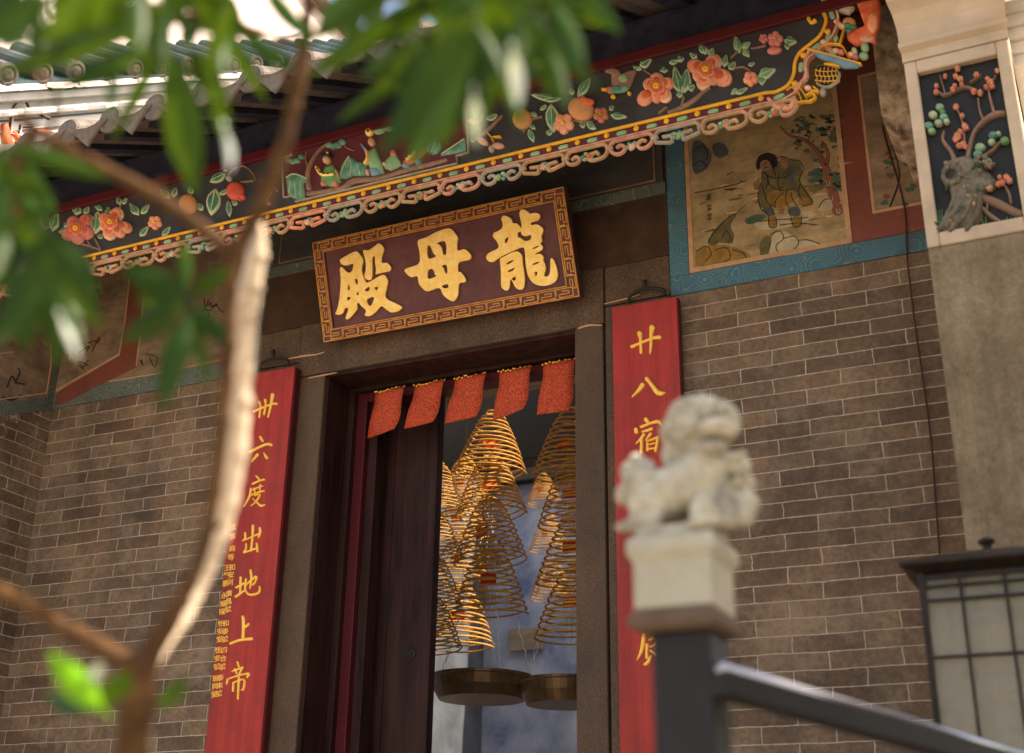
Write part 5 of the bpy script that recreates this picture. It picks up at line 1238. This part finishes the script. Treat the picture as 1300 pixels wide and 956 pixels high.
# slab, haunch, tail, body, chest, legs, head, mane
b.box((cx-h0*1.0, LYD-h0*.8, ztop-.002), (cx+h0*.98, LYD+h0*.8, ztop+.020))
bl(826, 640, 30, -.01, 1.0); bl(850, 625, 34, 0, .95); bl(875, 615, 37, 0, .95); bl(897, 600, 40, 0, .9); bl(905, 630, 30, 0, .9)
bl(815, 612, 26, -.01, .9); bl(806, 612, 18, 0, .8); bl(800, 598, 14, 0, .8); bl(808, 586, 12, 0, .8); bl(822, 592, 10, 0, .8); bl(796, 628, 16)
bl(818, 662, 19, -.035, .8, .8, 1.3); bl(800, 668, 13, -.035, .8, .6, 1.6); bl(838, 664, 14, .04, .8, .8)
bl(893, 650, 18, -.045, .8, 1.3); bl(893, 664, 18, -.05, .9, .6, 1.2); bl(925, 640, 18, -.02, .8, 1.4); bl(930, 660, 19, -.025, .9, .6, 1.2); bl(905, 655, 16, .04, .8, 1.2)
bl(948, 640, 16, -.02, 1, 1.1); bl(945, 655, 15, -.03)
bl(888, 541, 41, 0, .95, 1.0); bl(862, 548, 26, .0, .9); bl(912, 536, 30, 0, .9)
bl(908, 541, 19, -.052, .9, .62, 1.2); bl(926, 545, 14, -.045, .9, .7); bl(903, 569, 17, -.042, .9, .55, 1.2); bl(897, 520, 10, -.052); bl(917, 519, 9, -.048); bl(897, 512, 13, -.045, .7, .4, 1.2); bl(865, 520, 11, -.03)
bl(868, 577, 30, .01, .9); bl(866, 652, 17, .03, .8, .8, 1.5); bl(940, 592, 14, -.02); bl(947, 615, 14, -.01)
rl = random.Random(11)
for i in range(60):
    a = rl.uniform(0, 2*pi); e = rl.uniform(-.6, 1.3)
    c = LP_(886, 543); R_ = wpx(40)
    d = Vector((cos(a)*cos(e), sin(a)*cos(e), sin(e)))
    if d.y < -.4 and d.x > .1 and d.z < .4: continue
    b.ball(c+d*R_, wpx(rl.uniform(5, 9)), 8, 6)
for i in range(26): b.ball(LP_(rl.uniform(915, 950), rl.uniform(575, 650), rl.uniform(-.05, .02)), wpx(rl.uniform(4, 8)), 8, 6)
for i in range(16): a = i*.5; b.ball(LP_(806+14*cos(a)*(1-i/20), 602+16*sin(a)*(1-i/20), -.03), wpx(5), 8, 6)
o = b.build('lion_body', lion, smooth=True)
r_ = o.modifiers.new('fuse', 'REMESH'); r_.mode = 'VOXEL'; r_.voxel_size = .0028; r_.use_smooth_shade = True
# charcoal post under it, with the hand rail
b = B('post'); pw = wpx(37)
pcx = at(864, 850, LYD-.05).x
b.box((pcx-pw, LYD-pw, 0), (pcx+pw, LYD+pw, zbot-.012)); tag(b.build('gate_post', bevel=.006), 'square charcoal post carrying the stone lion', 'post')
p0 = at(925, 857, LYD-.02); p1 = at(1065, 897, LYD+.28)
t = thing('hand_rail', 'dark hand rail with bright polished top sloping away beside the lion post', 'railing', (p0+p1)/2)
d = (p1-p0).normalized(); side = d.cross(Vector((0, 0, 1))).normalized(); upv = side.cross(d)
P0, P1 = p0-d*.03, p1+d*1.2
b = B('post'); b.prism([P0-side*.022-upv*.0, P0+side*.022, P0+side*.022-upv*.035, P0-side*.022-upv*.035], P1-P0); b.build('rail_bar', t)
b = B('steel'); b.tube([P0+upv*.006, P1+upv*.006], .011, 14); b.build('rail_cap', t, smooth=True)

# ------------------------------------------------------------------ lantern
LD = 3.35
lc = atd(1268, 800, LD); s1 = LD/F
lt = thing('lantern', 'black metal lantern with rippled glass panes at the lower right', 'lantern', (lc.x, lc.y, atd(1252, 1040, LD).z))
zt_ = atd(1252, 733, LD).z; zb_ = atd(1252, 1030, LD).z; hw_ = 77*s1
hr = 100*s1; zf = atd(1252, 690, LD).z
b = B('lantern')
def sq(r, z, c=lc): return [(c.x-r, c.y-r, z), (c.x+r, c.y-r, z), (c.x+r, c.y+r, z), (c.x-r, c.y+r, z)]
def sqs(b, prof):
    vs = []
    for r, z in prof: vs += sq(r, z)
    n = len(prof); b.add(vs, [(i*4+j, i*4+(j+1) % 4, (i+1)*4+(j+1) % 4, (i+1)*4+j) for i in range(n-1) for j in range(4)]+[(3, 2, 1, 0), (4*n-4, 4*n-3, 4*n-2, 4*n-1)])
sqs(b, [(hw_*1.02, zt_), (hr, zt_+.018), (hr, zt_+.026), (hr*.62, zt_+.055), (hr*.3, zt_+.075), (hr*.22, zt_+.078)]); b.build('roof', lt, bevel=.002)
b = B('lantern'); b.lathe((lc.x, lc.y, zt_+.079), [(.02, 0), (.02, .008), (.012, .012), (.014, .022), (.022, .026), (.024, .034), (.01, .042)], 16); b.build('finial', lt, smooth=True)
b = B('lantern'); r = hw_; bw = .008
for sx in (-1, 1):
    for sy in (-1, 1): b.box((lc.x+sx*r-bw, lc.y+sy*r-bw, zb_), (lc.x+sx*r+bw, lc.y+sy*r+bw, zt_+.002))
rows = [zt_-.010, atd(1200, 757, LD).z+.012, atd(1200, 775, LD).z+.010, (zt_-.010)-.115*LD/1.9, zb_+.02, zb_+.006]
for z in rows:
    bh = .007 if z in (rows[0], rows[-1]) else .004
    for sy in (-1, 1): b.box((lc.x-r, lc.y+sy*r-.004, z-bh), (lc.x+r, lc.y+sy*r+.004, z+bh)); b.box((lc.x+sy*r-.004, lc.y-r, z-bh), (lc.x+sy*r+.004, lc.y+r, z+bh))
for f in (-.4, .28):
    for sy in (-1, 1): b.box((lc.x+f*r-.0035, lc.y+sy*(r-.001)-.004, zb_), (lc.x+f*r+.0035, lc.y+sy*(r-.001)+.004, zt_)); b.box((lc.x+sy*(r-.001)-.004, lc.y+f*r-.0035, zb_), (lc.x+sy*(r-.001)+.004, lc.y+f*r+.0035, zt_))
sqs(b, [(r*1.12, zb_-.02), (r*1.12, zb_), (r*.9, zb_)][:2]); b.build('frame', lt, bevel=.001)
for ax_, s__ in (('y', -1), ('y', 1), ('x', -1), ('x', 1)):
    b = B('glass'); q = r-.009
    if ax_ == 'y': b.box((lc.x-q, lc.y+s__*q-.0015, zb_+.001), (lc.x+q, lc.y+s__*q+.0015, zt_-.004))
    else: b.box((lc.x+s__*q-.0015, lc.y-q+.003, zb_+.001), (lc.x+s__*q+.0015, lc.y+q-.003, zt_-.004))
    b.build('glass_pane', lt)
b = B('cream'); b.lathe((lc.x, lc.y, zb_), [(.016, 0), (.016, .05), (.022, .07), (.028, .10), (.02, .125), (.005, .13)], 14); b.build('lamp_bulb', lt, smooth=True)
b = B('ped_dark'); b.box((lc.x-.09, lc.y-.09, 0), (lc.x+.09, lc.y+.09, zb_-.0205)); tag(b.build('lantern_pillar', bevel=.006), 'square dark pillar supporting the lantern at the lower right edge', 'pillar')

# ------------------------------------------------------------------ mango tree in front of the camera
T = 1.55
tree = thing('mango_tree', 'mango tree with brown forked branches and drooping blurred leaves in front', 'tree', Vector((atd(180, 860, T).x-.35, atd(180, 860, T).y-.1, 0)))
rb_ = random.Random(17)
def br(pts, key='bark', name='branch', n=12):
    cs = catmull([(q+(T,))[:4] for q in pts], 9); P_, R_ = [], []
    for c in cs:
        knot = 1.28 if rb_.random() < .07 else 1
        P_.append(atd(c[0]+rb_.uniform(-.7, .7), c[1], c[3])); R_.append(c[2]*c[3]/F*rb_.uniform(.90, 1.07)*knot)
    b = B(key); b.tube(P_, R_, n); return b.build(name, tree, smooth=True)
base = atd(165, 960, T)
b = B('bark'); b.tube([tree.location, tree.location+Vector((.06, .02, .8)), base+Vector((-.09, -.04, -.35)), base+Vector((-.01, 0, -.08)), base], [.07, .05, .034, .024, .02], 12); b.build('trunk', tree, smooth=True)
br([(165, 962, 22), (182, 850, 18), (217, 785, 13), (242, 738, 10), (262, 680, 9), (278, 580, 9), (286, 500, 8.5), (291, 430, 8.5), (294, 345, 9.5), (298, 320, 12)])
br([(296, 325, 11), (330, 265, 10), (356, 200, 10), (374, 130, 9), (386, 60, 9), (392, 0, 8), (400, -60, 7)])
br([(296, 325, 10), (250, 285, 9), (190, 245, 9), (130, 212, 8), (80, 185, 7), (45, 165, 7), (20, 140, 6)])
br([(180, 850, 14), (130, 822, 13), (80, 795, 11), (30, 765, 10), (-30, 735, 9)])
br([(45, 165, 6), (25, 200, 7), (18, 260, 8), (14, 320, 8)]); br([(60, 178, 4), (72, 120, 3), (40, 90, 3)])
br([(386, 60, 6), (330, 40, 5), (260, 20, 5), (200, 30, 5)]); br([(392, 10, 6), (460, 0, 6), (540, -10, 7), (640, -20, 8)])
for tw in ([(289, 470, 4), (270, 452, 3), (262, 448, 2)], [(262, 680, 4), (282, 664, 3)], [(340, 245, 4), (322, 222, 2.5)], [(200, 247, 4), (206, 226, 2)], [(130, 822, 4), (122, 802, 2)]): br(tw)
br([(374, 130, 4), (366, 100, 4), (352, 60, 4)])
br([(328, 285, 6, 1.68), (327, 318, 12, 1.68), (317, 370, 14, 1.68), (311, 430, 14.5, 1.68), (306, 510, 13.5, 1.68), (298, 590, 13.5, 1.68), (282, 668, 13, 1.68), (258, 730, 12, 1.68), (232, 785, 10, 1.66), (206, 825, 8, 1.63), (185, 870, 8, 1.6), (168, 962, 12, 1.56)], 'bark_sunlit', 'sunlit_stem')  # second stem, coloured pale as the sunlit side of the branch
rx = random.Random(21)
LF = []
for cx_, cy_, n_, sp in ((130, -20, 22, 90), (270, -15, 14, 60), (560, -20, 30, 100), (640, 20, 14, 45), (520, 60, 12, 40), (20, 300, 8, 30), (-10, 200, 6, 20)):
    for _ in range(n_):
        u = cx_+rx.uniform(-sp, sp); v = cy_+rx.uniform(-25, 20); a = pi/2+rx.gauss(0, .55); l_ = rx.uniform(80, 165)
        LF.append((u, v, u+cos(a)*l_, v+sin(a)*l_*.72, rx.uniform(18, 32), rx.uniform(1.35, 1.8), 1 if rx.random() < .68 else 0))
LF += [ # base u v, tip u v, width, depth, dark?
 (190, 30, -10, 95, 46, 1.35, 1), (200, 50, 55, 115, 34, 1.45, 0), (215, 50, 248, 250, 62, 1.35, 0), (205, 60, 142, 178, 24, 1.5, 0), (195, 60, 90, 100, 34, 1.5, 1),
 (245, 40, 310, 20, 40, 1.5, 1), (262, 50, 290, 195, 34, 1.45, 0), (240, 60, 285, 130, 40, 1.6, 1), (300, 40, 372, 84, 30, 1.5, 0), (200, 0, 120, 55, 60, 1.5, 1), (240, -10, 320, 55, 46, 1.45, 1),
 (150, -20, 60, 40, 56, 1.4, 0), (210, 20, 180, 110, 44, 1.55, 1), (180, 10, 30, 50, 50, 1.5, 1), (270, 10, 340, 130, 26, 1.6, 0), (120, -10, 200, 70, 54, 1.6, 1), (235, 80, 215, 200, 36, 1.6, 1), (150, 60, 138, 152, 18, 1.5, 0),
 (520, 15, 388, 98, 40, 1.5, 0), (590, 15, 478, 200, 62, 1.35, 1), (600, 30, 520, 215, 70, 1.4, 0), (610, 30, 560, 190, 60, 1.45, 1), (620, 30, 600, 130, 46, 1.5, 1), (630, 20, 662, 165, 40, 1.5, 0), (660, 20, 640, 90, 50, 1.4, 1), (680, 10, 722, 140, 34, 1.45, 0), (700, 0, 742, 92, 44, 1.5, 0), (735, -20, 790, 45, 26, 1.5, 0),
 (640, 0, 540, 60, 60, 1.4, 1), (560, -10, 440, 60, 56, 1.5, 1), (600, -15, 690, 60, 60, 1.5, 1), (520, -30, 610, 60, 60, 1.45, 1), (610, 20, 470, 120, 54, 1.5, 1), (560, 60, 505, 170, 48, 1.5, 1), (470, -30, 400, 40, 40, 1.5, 0), (690, 30, 700, 130, 26, 1.55, 1), (640, 40, 610, 160, 44, 1.55, 1), (580, 100, 530, 205, 50, 1.5, 0), (650, -20, 760, 20, 50, 1.5, 0),
 (50, 295, 132, 420, 46, 1.35, 1), (55, 300, -8, 440, 60, 1.35, 1), (60, 320, 75, 470, 44, 1.4, 1), (60, 300, -10, 290, 46, 1.4, 1), (80, 310, 122, 380, 44, 1.45, 1), (40, 320, 30, 450, 46, 1.45, 1), (20, 300, -20, 360, 60, 1.4, 1), (10, 220, -30, 330, 50, 1.4, 1), (60, 290, 20, 240, 30, 1.5, 0), (65, 310, 105, 440, 36, 1.5, 1), (30, 290, 90, 330, 50, 1.5, 1), (10, 330, 50, 400, 60, 1.5, 1),
 (238, 378, 150, 334, 52, 1.5, 1), (236, 385, 152, 432, 50, 1.45, 1), (238, 395, 205, 520, 46, 1.45, 1), (242, 395, 268, 490, 24, 1.5, 0), (242, 375, 292, 340, 26, 1.5, 0), (236, 370, 232, 300, 26, 1.55, 0), (244, 385, 290, 436, 34, 1.5, 1), (240, 380, 170, 380, 40, 1.55, 1), (236, 390, 245, 450, 36, 1.55, 1),
 (650, 62, 657, 138, 26, 1.3, 3), (602, 118, 605, 186, 20, 1.3, 3), (284, 160, 291, 218, 14, 1.35, 3), (76, 400, 100, 458, 13, 1.3, 3), (118, 872, 128, 840, 22, 1.3, 3),  # small near-white leaves painted in as glints and bright spots
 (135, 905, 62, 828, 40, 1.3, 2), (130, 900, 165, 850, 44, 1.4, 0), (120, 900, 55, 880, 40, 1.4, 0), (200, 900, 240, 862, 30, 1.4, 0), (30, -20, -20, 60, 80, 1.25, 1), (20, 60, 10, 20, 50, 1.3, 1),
]
def leaf3(b, P, Q_, wd, rnd):
    ax_ = Q_-P; L3 = ax_.length; ax_ = ax_.normalized()
    vd = ((P+Q_)/2-CAM).normalized(); sd = ax_.cross(vd).normalized(); nr = sd.cross(ax_).normalized()
    tilt = rnd.uniform(-.5, .5); sd, nr = sd*cos(tilt)+nr*sin(tilt), nr*cos(tilt)-sd*sin(tilt)
    prof = [(0, .04), (.06, .12), (.15, .5), (.28, .85), (.45, 1), (.62, .93), (.78, .66), (.9, .32), (1, .02)]
    bend = rnd.uniform(-.06, .10)*L3; vs = []
    for t_, q in prof:
        c = P+ax_*L3*t_+nr*bend*4*t_*(1-t_)
        for s_ in (-1, -.5, 0, .5, 1): vs.append(c+sd*s_*q*wd/2+nr*(abs(s_)*q*wd*.16+.02*wd*sin(t_*17+s_)))
    fs = [(i*5+j, i*5+j+1, (i+1)*5+j+1, (i+1)*5+j) for i in range(len(prof)-1) for j in range(4)]
    b.add(vs, fs); b.tube([P-ax_*L3*.12, P+ax_*L3*.05], [.0012, .0018], 5)
b = MB(); rl = random.Random(5)
for u0, v0, u1, v1, wd, t_, dk in LF:
    P = atd(u0, v0, t_); Q_ = atd(u1, v1, t_+rl.uniform(-.06, .08))
    b.m(('leaf', 'leaf_dk', 'leaf_backlit', 'leaf_glint')[dk]); leaf3(b, P, Q_, wd*t_/F*(.80 if dk != 2 else .9), rl)
b.build('foliage', tree, smooth=True)

# ------------------------------------------------------------------ houses beyond
nb = thing('neighbour_house', 'pink washed side building with white trim behind the left gable', 'house', (-10.5, 3, 0))
b = B('pink_wall'); b.box((-14, -3.0, 0), (-9.2, 16, 13.5)); b.build('wall', nb)
b = MB()
mpn = planeX(-9.2)
for key, h, wd in (('p_dark', .03, 1.6), ('lime', .05, 3.4)):
    for p in ([(20, -40), (38, 10), (28, 36)], [(62, -30), (60, 12), (64, 18), (90, 22)], [(0, 0), (20, -30)], [(120, 45), (128, 52)], [(205, 35), (210, 60), (202, 62)], [(240, -30), (262, 18), (280, 22)], [(300, 60), (380, 40)]):
        b.m(key).stroke([(q[0]+(3 if key == 'p_dark' else 0), q[1], wd) for q in p], mpn, h, smooth=False)
b.build('trim', nb)
b = B('tile'); b.prism([(-14, -3, 13.5), (-9.0, -3, 13.5), (-11.5, -3, 15)], (0, 19, 0)); b.build('roof', nb)
# unseen block added right of the lane to keep sun off the lion
an = thing('shade_annex', 'unseen building added right of the lane to cast shade', 'building', (2.3, -2.3, 0))
b = B('plaster_grey'); b.box((1.5, -3.7, 0), (3.2, -.4, 4.9)); b.build('wall', an)
b = B('tile'); b.prism([(1.3, -3.8, 4.9), (3.4, -3.8, 4.9), (2.35, -3.8, 5.4)], (0, 3.5, 0)); b.build('roof', an)
